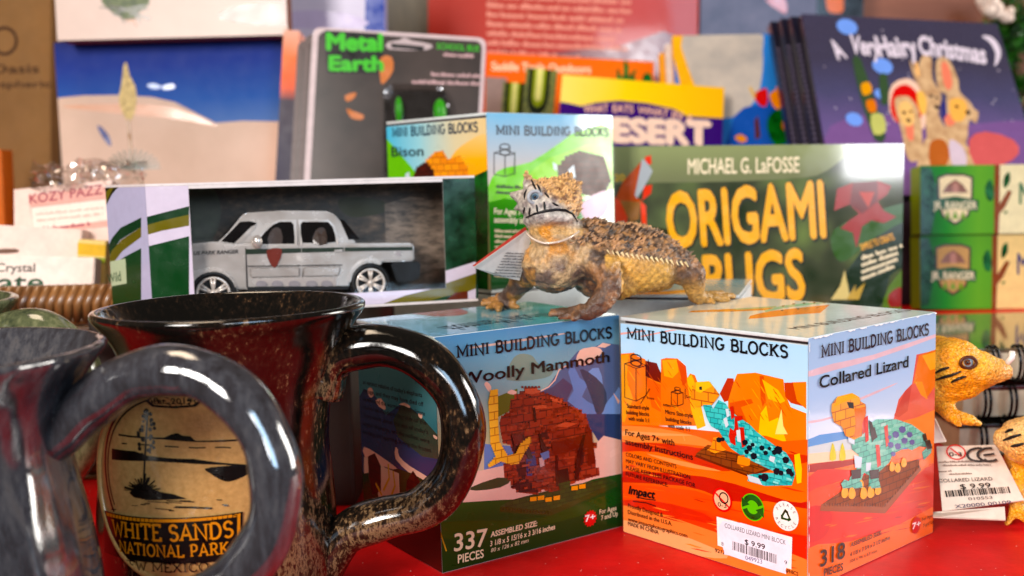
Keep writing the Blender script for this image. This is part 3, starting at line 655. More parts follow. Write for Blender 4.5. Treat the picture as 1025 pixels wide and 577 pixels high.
for k in range(26):
    uu = rr.uniform(0, LZ.d); hh = rr.uniform(.002, .007); ln = rr.uniform(.01, .06); A.uvpoly(WHITE, [(uu, LZ.right.H), (uu+ln, LZ.right.H), (uu+ln*.8, LZ.right.H-hh*.6), (uu+ln*.4, LZ.right.H-hh), (uu+ln*.1, LZ.right.H-hh*.4)])
for k in range(16):
    vv = rr.uniform(0, LZ.right.H); ln = rr.uniform(.01, .05); wd = rr.uniform(.002, .005); A.uvpoly(WHITE, [(0, vv), (wd, vv+ln*.3), (wd*.7, vv+ln*.7), (0, vv+ln)])
A.build('printed_scene', LZ.t)
A = Art(LZ.right, .0064, crop=(800, 310, 4.436)); A.n = .0064
A.slab('MINI BUILDING BLOCKS', (92, 214), (570, 110), 54, M((50, 28, 46), .22)); A.build('title_lettering', LZ.t)
A = Art(LZ.right, .0064, crop=(800, 310, 4.436)); A.txt('Collared Lizard', (84, 350), (478, 254), 56, INK, .016); A.build('name_lettering', LZ.t)
A = Art(LZ.right, .0064, crop=(800, 430, 3.929))
A.txt('318', (78, 540), (174, 502), 66, INK, .014); A.txt('PIECES', (92, 576), (166, 552), 30, INK, .014)
A.txt('ASSEMBLED SIZE:', (196, 462), (318, 412), 17, INK, .015, .15); A.txt('4 1/8 x 3 3/4 x 2 1/2 inches', (194, 500), (352, 430), 17, INK, .012, .1); A.txt('104 x 96 x 63 mm', (194, 524), (300, 482), 13, INK)
A.build('piece_count_lettering', LZ.t)
A = Art(LZ.right, .0064, crop=(800, 430, 3.929)); starburst(A, (455, 376), 36); A.txt('7+', (440, 392), (472, 378), 24, WHITE, .014); A.txt('For Ages', (478, 360), (520, 342), 13, INK); A.txt('7 and Up', (482, 384), (524, 366), 13, INK); A.build('age_badge', LZ.t)
# top
A = Art(LZ.top); A.full(MGrad('printed_pale_top', 0, 0, 1, [(0, (232, 232, 222)), (.5, (222, 232, 226)), (1, (212, 228, 228))], .2, .5))
A.crop = (660, 270, 7.69)
A.poly(P_(214, 150, 50), [(220, 332), (250, 318), (520, 305), (900, 296), (900, 312), (560, 326)]); A.poly(P_(170, 190, 150), [(560, 304), (900, 282), (900, 294), (600, 312)])
A.crop = (770, 300, 11.54)
A.poly(P_(224, 142, 26), [(-220, 190), (-80, 155), (60, 130), (420, 90), (700, 62), (590, 158), (300, 178), (0, 208), (-160, 222), (-240, 226)]); A.poly(P_(150, 196, 170), [(-60, 130), (160, 70), (480, 40), (740, 36), (500, 60), (180, 100), (-40, 150)])
for x, y in ((160, 78), (280, 54), (400, 46), (520, 40), (640, 36), (150, 128), (330, 110)): A.poly(BK, [(x-22, y+6), (x-6, y-8), (x+22, y-4), (x+10, y+8)])
A.txt('MINI BUILDING BLOCKS', (340, 350), (1650, 130), 26, M((90, 70, 60), .5), .01)
A.build('printed_top', LZ.t)
# ---- woolly mammoth box
MM = Carton(-.322, 4.327, .98, .724, .973, 0, 'green and blue toy block box with a brown shaggy tusked beast built of bricks')
A = Art(MM.right, crop=(470, 310, 4.806))
A.full(MGrad('printed_sky_c', 1, .3, 1.0, [(0, (214, 186, 170)), (.35, (176, 172, 140)), (.62, (146, 168, 168)), (.85, (112, 148, 166)), (1, (88, 130, 162))], .25, .2))
for q in ([(0, 180), (200, 150), (460, 112), (460, 118), (210, 160), (0, 190)], [(200, 280), (340, 262), (340, 268), (200, 290)]): A.poly(P_(196, 170, 160), q)
A.poly(P_(128, 140, 130), [(200, 250), (240, 214), (300, 222), (330, 260), (400, 290), (360, 330), (180, 340)], 3)
A.poly(P_(108, 112, 56), [(130, 420), (180, 400), (230, 380), (230, 470), (130, 520)])
BLU = P_(108, 132, 172); NAV = P_(92, 104, 132); SNO = P_(226, 186, 170)
A.poly(NAV, [(330, 400), (380, 366), (410, 320), (450, 280), (520, 200), (600, 180), (640, 160), (725, 170), (725, 577), (420, 577)])
A.poly(P_(84, 76, 100), [(350, 396), (400, 372), (450, 330), (500, 370), (470, 430), (530, 440), (520, 480), (440, 440)])
A.poly(BLU, [(474, 300), (500, 270), (530, 330), (570, 360), (540, 420), (600, 460), (650, 500), (620, 560), (560, 600), (520, 480), (470, 440), (500, 390)], 2)
A.poly(P_(124, 148, 186), [(570, 300), (620, 280), (640, 360), (600, 350)], 2); A.poly(P_(124, 148, 186), [(640, 480), (700, 400), (725, 380), (725, 577), (640, 577)], 2)
A.poly(P_(66, 74, 92), [(530, 290), (570, 300), (640, 360), (660, 440), (620, 520), (590, 440), (560, 360)], 2)
A.poly(SNO, [(510, 250), (530, 196), (570, 184), (610, 180), (640, 204), (600, 240), (570, 262), (540, 270)], 2); A.poly(SNO, [(612, 180), (640, 160), (680, 168), (650, 184)]); A.poly(SNO, [(690, 400), (722, 440), (715, 455)])
A.line(SNO, [(334, 396), (380, 372), (410, 340), (430, 290), (470, 268)], 6)
A.poly(SNO, [(180, 402), (200, 386), (226, 396), (216, 410)], 2); A.poly(SNO, [(70, 360), (84, 348), (104, 372), (96, 400)], 2)
A.crop = (430, 420, 3.675)
A.poly(BLU, [(200, 90), (330, 100), (380, 160), (380, 200), (200, 190)]); A.poly(P_(52, 70, 104), [(560, -20), (720, -20), (720, 90), (620, 80)])
A.poly(P_(222, 186, 172), [(40, 240), (180, 190), (270, 170), (340, 190), (480, 200), (590, 110), (640, 60), (720, 80), (720, 230), (560, 260), (300, 300), (40, 320)])
A.poly(P_(58, 76, 52), [(150, 250), (250, 214), (300, 222), (260, 250), (170, 262)], 2)
A.poly(MGrad('printed_dark_green', 1, 0, .4, [(0, (32, 60, 26)), (.5, (40, 76, 34)), (1, (64, 96, 48))], .3, .3, .2), [(40, 310), (170, 302), (260, 296), (420, 290), (600, 220), (720, 196), (720, 640), (40, 640)])
A.poly(P_(34, 78, 30), [(40, 380), (200, 372), (420, 360), (720, 250), (720, 300), (460, 380), (240, 420), (40, 440)], 2)
A.poly(P_(58, 72, 34), [(258, 340), (260, 318), (440, 336), (688, 230), (690, 246), (446, 354)]); A.poly(GRNB, [(258, 320), (300, 296), (480, 250), (660, 216), (688, 230), (440, 336)])
for k in range(16): A.line(P_(38, 52, 22), [(270+k*11, 324+k*1), (270+k*11, 332+k*1)], 3)
A.crop = (470, 310, 4.806)
def steps(pts, q=9):
    """stair-stepped outline like stacked bricks"""
    o = []
    for i in range(len(pts)):
        (x0, y0), (x1, y1) = pts[i], pts[(i+1) % len(pts)]; n = max(1, int(max(abs(x1-x0), abs(y1-y0))/q/1.6))
        for j in range(n):
            a = (x0+(x1-x0)*j/n, y0+(y1-y0)*j/n); b = (x0+(x1-x0)*(j+1)/n, y0+(y1-y0)*(j+1)/n); o += [a, (b[0], a[1])]
    return o
mam = [(143, 540), (150, 510), (190, 480), (196, 430), (214, 406), (240, 392), (262, 376), (310, 374), (340, 398), (380, 410), (430, 426), (470, 462), (520, 480), (560, 520), (580, 580), (586, 640), (608, 640), (612, 664), (596, 672), (606, 740), (606, 760), (622, 776), (624, 800), (560, 816), (510, 830), (480, 850), (440, 870), (400, 878), (360, 866), (330, 890), (240, 880), (205, 846), (196, 820), (166, 800), (162, 740), (200, 740), (214, 700), (196, 650), (160, 640), (150, 590)]
A.poly(BRNB, steps(mam))
A.poly(BRND, steps([(196, 600), (240, 590), (280, 650), (300, 720), (270, 800), (240, 800), (225, 760), (214, 700)])); A.poly(BRND, steps([(500, 770), (520, 690), (550, 600), (560, 600), (548, 740), (520, 820)])); A.poly(BRND, steps([(360, 580), (390, 640), (380, 700), (340, 660), (330, 600)])); A.poly(BRND, steps([(206, 846), (250, 800), (300, 850), (330, 880), (250, 880)]))
A.poly(BRNL, steps([(262, 376), (310, 374), (340, 398), (330, 420), (280, 420), (264, 440), (240, 430)])); A.poly(BRNL, steps([(310, 470), (362, 466), (364, 530), (320, 540)])); A.poly(BRNL, steps([(440, 560), (520, 540), (540, 620), (470, 640), (400, 620)])); A.poly(BRNL, steps([(440, 700), (490, 690), (490, 790), (450, 800)])); A.poly(P_(66, 56, 110), steps([(270, 690), (310, 680), (322, 760), (300, 800), (274, 780)]))
for x, y in [(270+17*k, 410+4*k) for k in range(12)]+[(400+20*k, 500+9*k) for k in range(8)]+[(250+14*k, 540) for k in range(3)]+[(430+16*k, 640) for k in range(6)]: A.poly(P_(40, 14, 10), [(x, y), (x+7, y), (x+7, y+7), (x, y+7)])
A.n += .0002
studs(A, mam, 19, 12, [P_(128, 54, 38), P_(150, 68, 48), P_(160, 78, 56), P_(116, 46, 32)], 5, .34, -.12)
for q in ([(420, 772), (470, 760), (478, 842), (430, 852)], [(500, 800), (512, 760), (520, 816), (506, 826)]): A.poly(P_(40, 24, 16), steps(q, 5))
A.poly(GRNB, [(424, 836), (480, 822), (480, 850), (430, 866)])
for q in ([(200, 600), (250, 588), (262, 640), (216, 660)], [(390, 640), (560, 600), (580, 660), (500, 680), (400, 700)], [(560, 560), (584, 590), (600, 740), (566, 760)]): A.poly(P_(108, 42, 28), steps(q, 8))
for q in ([(262, 380), (310, 378), (336, 400), (300, 408), (262, 400)], [(300, 462), (362, 458), (366, 474), (306, 480)], [(384, 420), (432, 432), (452, 452), (400, 440)], [(400, 560), (450, 540), (520, 548), (470, 566)]): A.poly(P_(182, 94, 70), steps(q, 6))
for x in range(250, 340, 16): A.poly(P_(120, 48, 34), arc(x, 372, 6, 6, 0, 360, 8)[:-1])
for k in range(9): A.poly(P_(120, 48, 34), arc(350+k*19, 398+k*7+(k*k)*.5, 6, 6, 0, 360, 8)[:-1])
for q in ([(250, 600), (276, 640), (300, 716), (282, 720), (254, 660)], [(196, 846), (250, 806), (262, 812), (206, 858)], [(330, 590), (352, 640), (380, 690), (374, 720), (338, 660)], [(500, 800), (512, 690), (540, 600), (552, 610), (534, 720), (520, 816)], [(408, 700), (420, 700), (424, 850), (412, 860)], [(300, 470), (310, 466), (318, 540), (308, 544)]): A.poly(P_(62, 22, 16), steps(q, 5))
A.poly(P_(206, 176, 170), steps([(330, 712), (352, 704), (356, 752), (336, 760)], 5)); A.poly(BLU, steps([(336, 690), (376, 676), (380, 712), (352, 724)], 5))
A.n += .0002
TUSK = MBrick('printed_tusk_bricks', (222, 170, 84), (236, 188, 100), (178, 124, 50), .034)
A.poly(TUSK, steps([(86, 440), (96, 386), (132, 380), (134, 560), (140, 640), (176, 700), (216, 690), (240, 640), (276, 610), (290, 610), (292, 640), (262, 690), (234, 740), (200, 745), (150, 730), (90, 762), (84, 740), (120, 700), (96, 640)], 6))
A.crop = (430, 420, 3.675)
for x, y in ((378, 292), (406, 288), (434, 294), (464, 288), (530, 252), (558, 246)): A.poly(P_(226, 162, 60), [(x-12, y-7), (x+12, y-10), (x+12, y+6), (x-12, y+8)])
A.build('printed_scene', MM.t)
A = Art(MM.right, .0064, crop=(470, 310, 4.806)); A.n = .0064
A.slab('MINI BUILDING BLOCKS', (-66, 232), (682, 134), 56, INK); A.build('title_lettering', MM.t)
A = Art(MM.right, .0064, crop=(470, 310, 4.806)); A.txt('Woolly Mammoth', (-50, 362), (668, 250), 58, INK, .016); A.build('name_lettering', MM.t)
A = Art(MM.right, .0064, crop=(430, 420, 3.675))
LT = M((226, 204, 176), .4)
A.txt('337', (88, 484), (208, 462), 66, LT, .014); A.txt('PIECES', (102, 528), (196, 506), 32, LT, .014)
A.txt('ASSEMBLED SIZE:', (222, 432), (392, 390), 20, LT, .025, .1); A.txt('3 1/8 x 5 15/16 x 3 3/16 inches', (220, 466), (458, 402), 20, LT, .02, .1); A.txt('80 x 126 x 82 mm', (222, 488), (360, 450), 15, LT, 0, .25)
A.build('piece_count_lettering', MM.t)
A = Art(MM.right, .0064, crop=(430, 420, 3.675)); starburst(A, (588, 363), 32); A.txt('7+', (570, 376), (606, 366), 24, WHITE, .014); A.txt('For Ages', (622, 348), (684, 332), 18, LT, .01); A.txt('7 and Up', (628, 370), (690, 352), 18, LT, .01); A.build('age_badge', MM.t)
A = Art(MM.left, crop=(350, 360, 4.118))
A.full(MGrad('printed_sky_d', 1, .1, 1, [(0, (60, 90, 110)), (.5, (52, 110, 120)), (.8, (96, 146, 150)), (1, (110, 170, 196))], .3, .3))
A.poly(P_(46, 66, 100), [(0, 220), (60, 120), (100, 140), (150, 230), (210, 184), (250, 196), (300, 240), (370, 320), (420, 400), (420, 600), (0, 600)])
A.poly(P_(62, 78, 66), [(180, 250), (214, 186), (250, 200), (300, 240), (380, 330), (420, 420), (300, 400), (200, 320)])
for q in ([(76, 120), (92, 118), (100, 146), (88, 158), (78, 146)], [(108, 170), (130, 160), (148, 190), (146, 208), (120, 192)], [(204, 186), (226, 178), (250, 192), (246, 200), (226, 190)], [(284, 222), (300, 226), (298, 244), (286, 236)], [(346, 310), (362, 320), (360, 330), (348, 322)], [(60, 360), (110, 386), (150, 414), (204, 456), (140, 440), (64, 400)], [(190, 362), (200, 372), (206, 400), (250, 440), (360, 510), (340, 540), (250, 470), (190, 410)]): A.poly(SNO, q, 2)
A.poly(P_(218, 190, 172), [(60, 400), (130, 430), (204, 500), (210, 640), (60, 640)]); A.poly(P_(30, 60, 32), [(-20, 420), (60, 470), (200, 450), (260, 470), (380, 540), (460, 560), (460, 1100), (-20, 1100)])
A.poly(P_(218, 190, 172), [(110, 430), (204, 470), (208, 600), (120, 580)])
A.poly(BRND, [(76, 400), (104, 386), (130, 440), (130, 540), (96, 560), (80, 480)]); A.poly(BRND, [(236, 500), (262, 458), (290, 500), (300, 570), (230, 570)])
for q in ([(160, 430), (164, 490), (140, 540)], [(180, 460), (188, 520), (170, 570)], [(108, 510), (134, 560)], [(330, 560), (370, 700), (400, 790)], [(282, 680), (268, 730)]): A.line(P_(206, 170, 90), q, 12)
A.poly(P_(70, 30, 26), [(150, 640), (300, 600), (460, 650), (460, 1000), (150, 1000)])
A.txt('elephants.', (68, 66), (96, 74), 0.1, INK)
for k, st in enumerate(('an extinct relative of today\'s elephants', 'ice age, and they may have died off', 'humans and the warming of the climate', 'closer to modern-day size of the', 'They were about the size of today\'s', 'largest elephants, and the earliest were', 'feeding and sparring during the frozen')): A.txt(st, (56, 100+34*k), (300+6*k, 156+38*k), 17, INK, .01)
A.build('printed_side', MM.t)
A = Art(MM.top); A.full(MGrad('printed_blue_top', 0, 0, .8, [(0, (150, 186, 192)), (.6, (120, 176, 196)), (1, (96, 160, 196))], .2, .5))
A.crop = (340, 290, 8.54)
A.poly(P_(150, 70, 40), [(520, 200), (640, 184), (800, 172), (1000, 160), (1100, 200), (1000, 226), (800, 232), (680, 216)], 3); A.poly(P_(70, 130, 120), [(400, 186), (700, 150), (1000, 130), (1000, 142), (700, 166), (440, 200)])
A.crop = None
A.txt('Woolly Mammoth', (541, 313), (437, 328), 4.5, M((24, 44, 60), .5), .014)
A.build('printed_top', MM.t)
# ---- bison box on top of its twin, and a box behind the lizard box
BS = Carton(-.119, 6.04, .855, .973, 1.016, 1.0, 'toy block box with a yellow sunrise and green hills, behind the plastic horned lizard')
A = Art(BS.left, crop=(380, 110, 3.033))
A.full(MGrad('printed_sky_e', 0, 0, .97, [(0, (104, 186, 212)), (.35, (166, 206, 214)), (.7, (214, 204, 176)), (1, (222, 200, 160))], .3, .3))
A.poly(MGrad('printed_sunrise', 1, .5, .9, [(0, (236, 160, 30)), (.6, (244, 182, 60)), (1, (226, 200, 150))], .3, .3), [(200, 210), (220, 140), (270, 96), (330, 80), (330, 220), (240, 240)], 3)
A.poly(P_(126, 190, 40), [(0, 100), (22, 88), (60, 130), (110, 190), (200, 230), (330, 190), (330, 700), (0, 700)]); A.poly(P_(40, 120, 50), [(200, 240), (330, 182), (330, 700), (0, 700), (0, 400)])
A.poly(BRND, steps([(100, 205), (112, 172), (140, 155), (165, 172), (172, 230), (110, 240)], 5)); A.poly(YELB, steps([(140, 150), (165, 128), (190, 124), (205, 150), (240, 140), (268, 180), (270, 240), (170, 240), (165, 180)], 5)); A.poly(LW, [(78, 196), (90, 188), (94, 214), (80, 216)])
A.poly(BRND, steps([(120, 240), (270, 240), (260, 420), (220, 420), (210, 340), (160, 340), (150, 420), (118, 420)], 6))
A.build('printed_scene', BS.t)
A = Art(BS.left, .0034, crop=(380, 110, 3.033)); A.slab('MINI BUILDING BLOCKS', (40, 82), (300, 66), 26, M((30, 60, 84), .4)); A.build('title_lettering', BS.t)
A = Art(BS.left, .0034, crop=(380, 110, 3.033)); A.txt('Bison', (38, 142), (134, 140), 30, M((30, 54, 60), .4), .014); A.build('name_lettering', BS.t)
A = Art(BS.right, crop=(370, 100, 3.846))
A.full(MGrad('printed_sky_f', 1, .4, 1, [(0, (214, 190, 160)), (.5, (196, 192, 192)), (1, (140, 184, 210))], .07, 1.0))
A.poly(P_(126, 190, 44), [(440, 400), (470, 300), (520, 262), (620, 240), (740, 160), (810, 120), (960, 120), (960, 500), (440, 500)], 2); A.poly(P_(150, 200, 60), [(560, 400), (640, 260), (760, 200), (900, 180), (960, 400)], 2)
A.poly(MGrad('printed_meadow', 1, 0, .6, [(0, (16, 84, 44)), (.6, (42, 120, 46)), (1, (96, 164, 42))], .07, 1.0), [(440, 400), (520, 380), (700, 400), (960, 340), (960, 900), (440, 900)])
A.poly(BRND, steps([(722, 250), (750, 216), (800, 196), (900, 220), (930, 320), (900, 380), (800, 360), (760, 300), (724, 290)], 8)); A.poly(LW, [(704, 240), (720, 250), (722, 276), (708, 266)]); A.poly(LW, [(764, 272), (786, 250), (792, 300), (774, 300)])
A.poly(P_(196, 160, 180), [(816, 400), (900, 350), (930, 380), (900, 450), (830, 460)], 2)
A.build('printed_scene', BS.t)
A = Art(BS.right, .0034, crop=(370, 100, 3.846)); A.slab('MINI BUILDING BLOCKS', (486, 134), (920, 140), 34, M((36, 40, 50), .4)); A.build('title_lettering', BS.t)
A = Art(BS.right, .0034, crop=(370, 100, 3.846)); GI = M((30, 66, 30), .4)
wirecube(A, (520, 250), 42, 46); A.line(GI, [(558, 200), (556, 290)], 3); A.words((486, 340), (590, 344), 14, GI, 3); A.words((486, 362), (590, 366), 14, GI, 4); A.txt('For Ages 7+ with', (478, 440), (640, 446), 24, CREAM, .014); A.txt('assembly instructions', (478, 472), (690, 480), 24, CREAM, .014)
for k in range(4): A.words((480, 510+20*k), (640-20*k, 514+20*k), 12, LT, 10+k)
for k in range(4): A.words((480, 610+24*k), (640-20*k, 614+24*k), 14, LT, 20+k)
A.build('small_print', BS.t)
ARCH = Carton(-.119, 6.04, .855, .973, 1.016, 0, 'toy block box under the sunrise box, only its blue top edge in view')
A = Art(ARCH.top); A.full(MGrad('printed_top_g', 0, 0, 1, [(0, (130, 180, 196)), (1, (70, 140, 176))], .2, .4)); A.build('printed_top', ARCH.t)
BX = Carton(1.17, 5.50, .30, .80, .82, 0, 'toy block box behind the orange one, only its pale top in view')
BX.r = BX.r
A = Art(BX.top); A.full(MGrad('printed_top_h', 1, 0, 1, [(0, (190, 200, 196)), (1, (150, 186, 196))], .2, .4)); A.poly(P_(226, 160, 60), [(610, 296), (660, 292), (690, 290), (690, 293), (640, 298)]); A.build('printed_top', BX.t)
def sst(a, b, x): t = max(0, min(1, (x-a)/(b-a))); return t*t*(3-2*t)
# ================================================================== MUGS
def glaze(name, stops, scale=170, stretch=(1, 1, .45), rough=.07, wob=.25, low=.45):
    m, N, L, b = newmat(name)
    tc = N.new('ShaderNodeTexCoord'); mp = N.new('ShaderNodeMapping'); mp.inputs['Scale'].default_value = stretch; L.new(tc.outputs['Object'], mp.inputs[0])
    n = N.new('ShaderNodeTexNoise'); n.inputs['Scale'].default_value = scale; n.inputs['Detail'].default_value = 7; n.inputs['Roughness'].default_value = .72; L.new(mp.outputs[0], n.inputs[0])
    n2 = N.new('ShaderNodeTexNoise'); n2.inputs['Scale'].default_value = 22; n2.inputs['Detail'].default_value = 3; L.new(mp.outputs[0], n2.inputs[0])
    ma = N.new('ShaderNodeMath'); ma.operation = 'MULTIPLY_ADD'; ma.inputs[1].default_value = low; L.new(n2.outputs[0], ma.inputs[0])
    sb = N.new('ShaderNodeMath'); sb.operation = 'SUBTRACT'; sb.inputs[1].default_value = low/2; L.new(n.outputs[0], sb.inputs[0]); L.new(sb.outputs[0], ma.inputs[2])
    r = ramp(N, L, ma.outputs[0], stops); L.new(r.outputs[0], b.inputs['Base Color'])
    setp(b, Roughness=rough, Coat_Weight=.22, Coat_Roughness=.03, IOR=1.55)
    n3 = N.new('ShaderNodeTexNoise'); n3.inputs['Scale'].default_value = 38; n3.inputs['Detail'].default_value = 2; L.new(mp.outputs[0], n3.inputs[0])
    b1 = N.new('ShaderNodeBump'); b1.inputs['Strength'].default_value = wob; b1.inputs['Distance'].default_value = .004; L.new(n3.outputs[0], b1.inputs['Height'])
    b2 = N.new('ShaderNodeBump'); b2.inputs['Strength'].default_value = .10; b2.inputs['Distance'].default_value = .0006; L.new(n.outputs[0], b2.inputs['Height']); L.new(b1.outputs[0], b2.inputs['Normal'])
    L.new(b2.outputs[0], b.inputs['Normal']); L.new(b1.outputs[0], b.inputs['Coat Normal'])
    return m
def spline(pts, k=8):
    n = len(pts); o = []; P = [Vector(p) for p in pts]
    for i in range(n-1):
        a, b, c, d = P[max(i-1, 0)], P[i], P[i+1], P[min(i+2, n-1)]
        for j in range(k):
            t = j/k; o.append(.5*((2*b)+(c-a)*t+(2*a-5*b+4*c-d)*t*t+(3*b-a-3*c+d)*t**3))
    o.append(P[-1]); return o
def mug(cx, cy, label, gl, gin, seed, h=1.13, k=1.0, hpx=None, hdepth=None, hang=None, hr=.075, lean=0):
    t = thing('pottery_mug', (cx, cy, 0), label, 'mug', 'handmade pottery mugs with looped handles')
    pr = [(.36, 0), (.41, .015), (.43, .06), (.452, .18), (.452, .34), (.436, .52), (.404, .70), (.386, .82), (.402, .92), (.43, 1.0), (.468, 1.06), (.496, 1.095), (.508, 1.115), (.506, 1.128), (.492, 1.134), (.476, 1.126), (.455, 1.09), (.42, 1.03), (.375, .95), (.355, .84), (.355, .6), (.38, .3), (.37, .1), (.30, .06), (.0, .055)]
    ph = seed*1.7
    fn = lambda a, z: 1+.012*sin(2*a+ph)+.008*sin(3*a+ph*2+4*z)+.006*sin(5*a+7*z+ph)
    P = spline([(r*k, z*h/1.13, 0) for r, z in pr], 4)
    g = G(); g.lathe([(p.x, p.y) for p in P], (cx, cy, 0), gl, 72, fn)
    if lean:
        for v in g.bm.verts: v.co.x -= lean*sst(1.0, .55, v.co.z)
    g.build('body', t)
    if hpx: pts = [at(x, y, hdepth if not callable(hdepth) else hdepth(x)) for x, y in hpx]
    else:
        pts = [Vector((cx+cos(hang)*r, cy+sin(hang)*r, z)) for r, z in ((.36, .86), (.50, .98), (.68, 1.0), (.84, .88), (.90, .66), (.84, .42), (.66, .28), (.40, .26))]
    pp = spline(pts, 7); n = len(pp)
    rad = [hr*(1.0+.28*max(0, 1-i/5)+.30*max(0, 1-(n-1-i)/6)+.04*sin(i*.5)) for i in range(n)]
    g = G(); pl = (pts[0]-Vector((cx, cy, pts[0].z))); fd = Vector((-pl.y, pl.x, 0)).normalized()
    g.tube(pp, rad, gl, 24, flat=1.18, flatdir=fd); g.build('handle', t)
    return t
GBRN = glaze('tortoise_brown_glaze', [(.42, (.003, .0025, .002)), (.54, (.010, .006, .004)), (.62, (.045, .022, .010)), (.68, (.24, .14, .065)), (.76, (.03, .016, .009))], 520, (1, 1, .5), .06, .18, 1.0)
GSLV = glaze('slate_and_plum_glaze', [(.32, (.014, .012, .013)), (.47, (.028, .025, .029)), (.58, (.044, .043, .050)), (.70, (.085, .078, .080)), (.80, (.035, .028, .028))], 240, (1, 1, .25), .04, .9, .6)
GSLV.node_tree.nodes['Principled BSDF'].inputs['IOR'].default_value = 1.85
GOLV = glaze('olive_green_glaze', [(.3, (.03, .04, .02)), (.5, (.10, .11, .05)), (.62, (.18, .18, .09)), (.75, (.05, .06, .04))], 220)
M2 = (-1.085, 4.10)
mug2 = mug(*M2, 'dark brown speckled mug bearing a tan desert medallion', GBRN, None, 1, 1.178,
    hpx=[(318, 388), (332, 362), (356, 349), (390, 347), (428, 362), (456, 396), (464, 436), (452, 480), (424, 508), (384, 519), (350, 532), (322, 560)], hdepth=lambda x: 4.08-.10*(x-318)/150, hr=.083, lean=.085)
mug(-1.79, 3.27, 'large silvery plum mug cut off by the left picture edge, nearest of the mugs', GSLV, None, 2, 1.155,
    hpx=[(34, 446), (62, 432), (92, 404), (125, 381), (165, 371), (208, 378), (246, 406), (270, 448), (277, 492), (268, 536), (238, 576), (190, 606), (130, 622), (60, 636)], hdepth=lambda x: 3.27-.15*(x-34)/230, hr=.078)
mug(-2.87, 5.0, 'olive green mug mostly out of view, its handle arching up behind the silvery mug', GOLV, None, 3, hang=-.12, hr=.09)
# medallion on the brown mug, bent round its wall
TAN = MNoise('tan_clay_relief', [(.25, (.36, .19, .05)), (.75, (.55, .31, .10))], 500, .38, 5, .2, .25, 1500)
RLF = M((16, 10, 8), .3, .4, .2, 300); RTN = M((196, 138, 68), .35)
a0 = math.atan2(at(176, 480, 3.66).y-M2[1], at(176, 480, 3.66).x-M2[0]+.085)
CY = Cyl(M2[0]-.085, M2[1], .463, a0, .0)
A = Art(CY, .002, step=.0004, crop=(100, 390, 3.088))
u, v = A.uv((232, 272)); R = .335; u2, v2 = A.uv((232, 304))
A.uvpoly(TAN, arc(u2, v2, R*1.04, R*1.02, 0, 360, 48)[:-1]); A.g.tube([CY.pt(u2+R*1.04*cos(a), v2+R*1.02*sin(a), .002) for a in [2*pi*i/60 for i in range(60)]], .012, TAN, 8, True); pl = A.build('medallion', mug2); md = pl
A = Art(CY, .004, step=.00004, crop=(100, 390, 3.088))
A.stroke(arc(u, v, R*.90, R*.90, -28, 208, 44), .010, RLF); A.stroke(arc(u, v, R*.85, R*.85, -24, 204, 44), .006, RLF)
A.poly(RLF, [(60, 136), (120, 144), (200, 148), (222, 138), (240, 134), (256, 142), (280, 144), (296, 158), (440, 152), (440, 158), (300, 162), (200, 154), (60, 142)])
A.line(RLF, [(70, 166), (140, 170), (220, 176), (300, 180), (380, 178), (460, 184)], 4)
A.poly(RLF, [(40, 182), (110, 190), (150, 204), (220, 212), (290, 214), (380, 226), (470, 232), (470, 238), (380, 232), (250, 226), (160, 220), (40, 216)])
A.poly(RLF, [(324, 244), (380, 236), (470, 232), (470, 250), (440, 270), (400, 284), (372, 278), (340, 258)], 2)
A.line(RLF, [(136, 318), (142, 200), (150, 62)], 6)
rr = random.Random(3)
for k in range(34):
    y = 64+k*4; x = 150-(y-62)*.055; q = (8+18*min(1, (y-60)/60))*rr.uniform(.3, 1)*rr.choice((-1, 1)); A.disc(RLF, (x+q, y+rr.uniform(-3, 3)), rr.uniform(4, 7), 7)
for k in range(46):
    a = math.radians(rr.uniform(5, 175)); l = rr.uniform(36, 62); A.line(RLF, [(134+8*cos(a), 314-6*sin(a)), (134+l*.95*cos(a), 318-l*sin(a))], rr.uniform(2, 4.5))
A.poly(RLF, [(96, 318), (120, 290), (150, 290), (176, 312), (230, 322), (270, 336), (160, 340), (110, 332)])
for k in range(12): A.line(RLF, [(40+rr.uniform(0, 240), 336+k*3), (200+rr.uniform(0, 220), 340+k*3)], rr.uniform(1.5, 3.5))
A.poly(RLF, [(20, 372), (440, 376), (438, 520), (20, 500)]); A.poly(RTN, [(26, 378), (434, 381), (432, 390), (26, 388)]); A.poly(RTN, [(424, 384), (433, 384), (431, 516), (422, 516)])
A.poly(RLF, [(160, 22), (300, 22), (296, 52), (164, 52)], 2); A.poly(TAN, [(168, 22), (292, 22), (288, 46), (172, 46)], 2)
A.build('desert_relief', md)
A = Art(CY, .012, step=.0001, crop=(100, 390, 3.088))
def fitslab(st, skip, xa, xb, y, h, m):
    ua, v = A.uv((xa, y)); ub, _ = A.uv((xb, y)); tot = sum(SLAB[c][0] for c in st); sk = sum(SLAB[c][0] for c in st[:skip]); k = (ub-ua)/(tot-sk)
    hh = A.uv((xb-60, y-h))[1]-A.uv((xb-60, y))[1]; A.slab(st, ('uv', ua-sk*k, v), ('uv', ub, v), hh, m, .15)
fitslab('WHITE SANDS', 1, 84, 414, 453, 48, RTN); fitslab('NATIONAL PARK', 1, 92, 400, 503, 36, RTN)
A.build('park_name_lettering', md)
A = Art(CY, .012, step=.0001, crop=(100, 390, 3.088)); A.txt('Est. 2019', (172, 42), (286, 42), 18, RLF, .014); A.build('year_lettering', md)
A = Art(CY, .012, step=.0001, crop=(100, 390, 3.088)); fitslab('NEW MEXICO', 1, 98, 340, 550, 26, RLF)
A.build('relief_lettering', md)
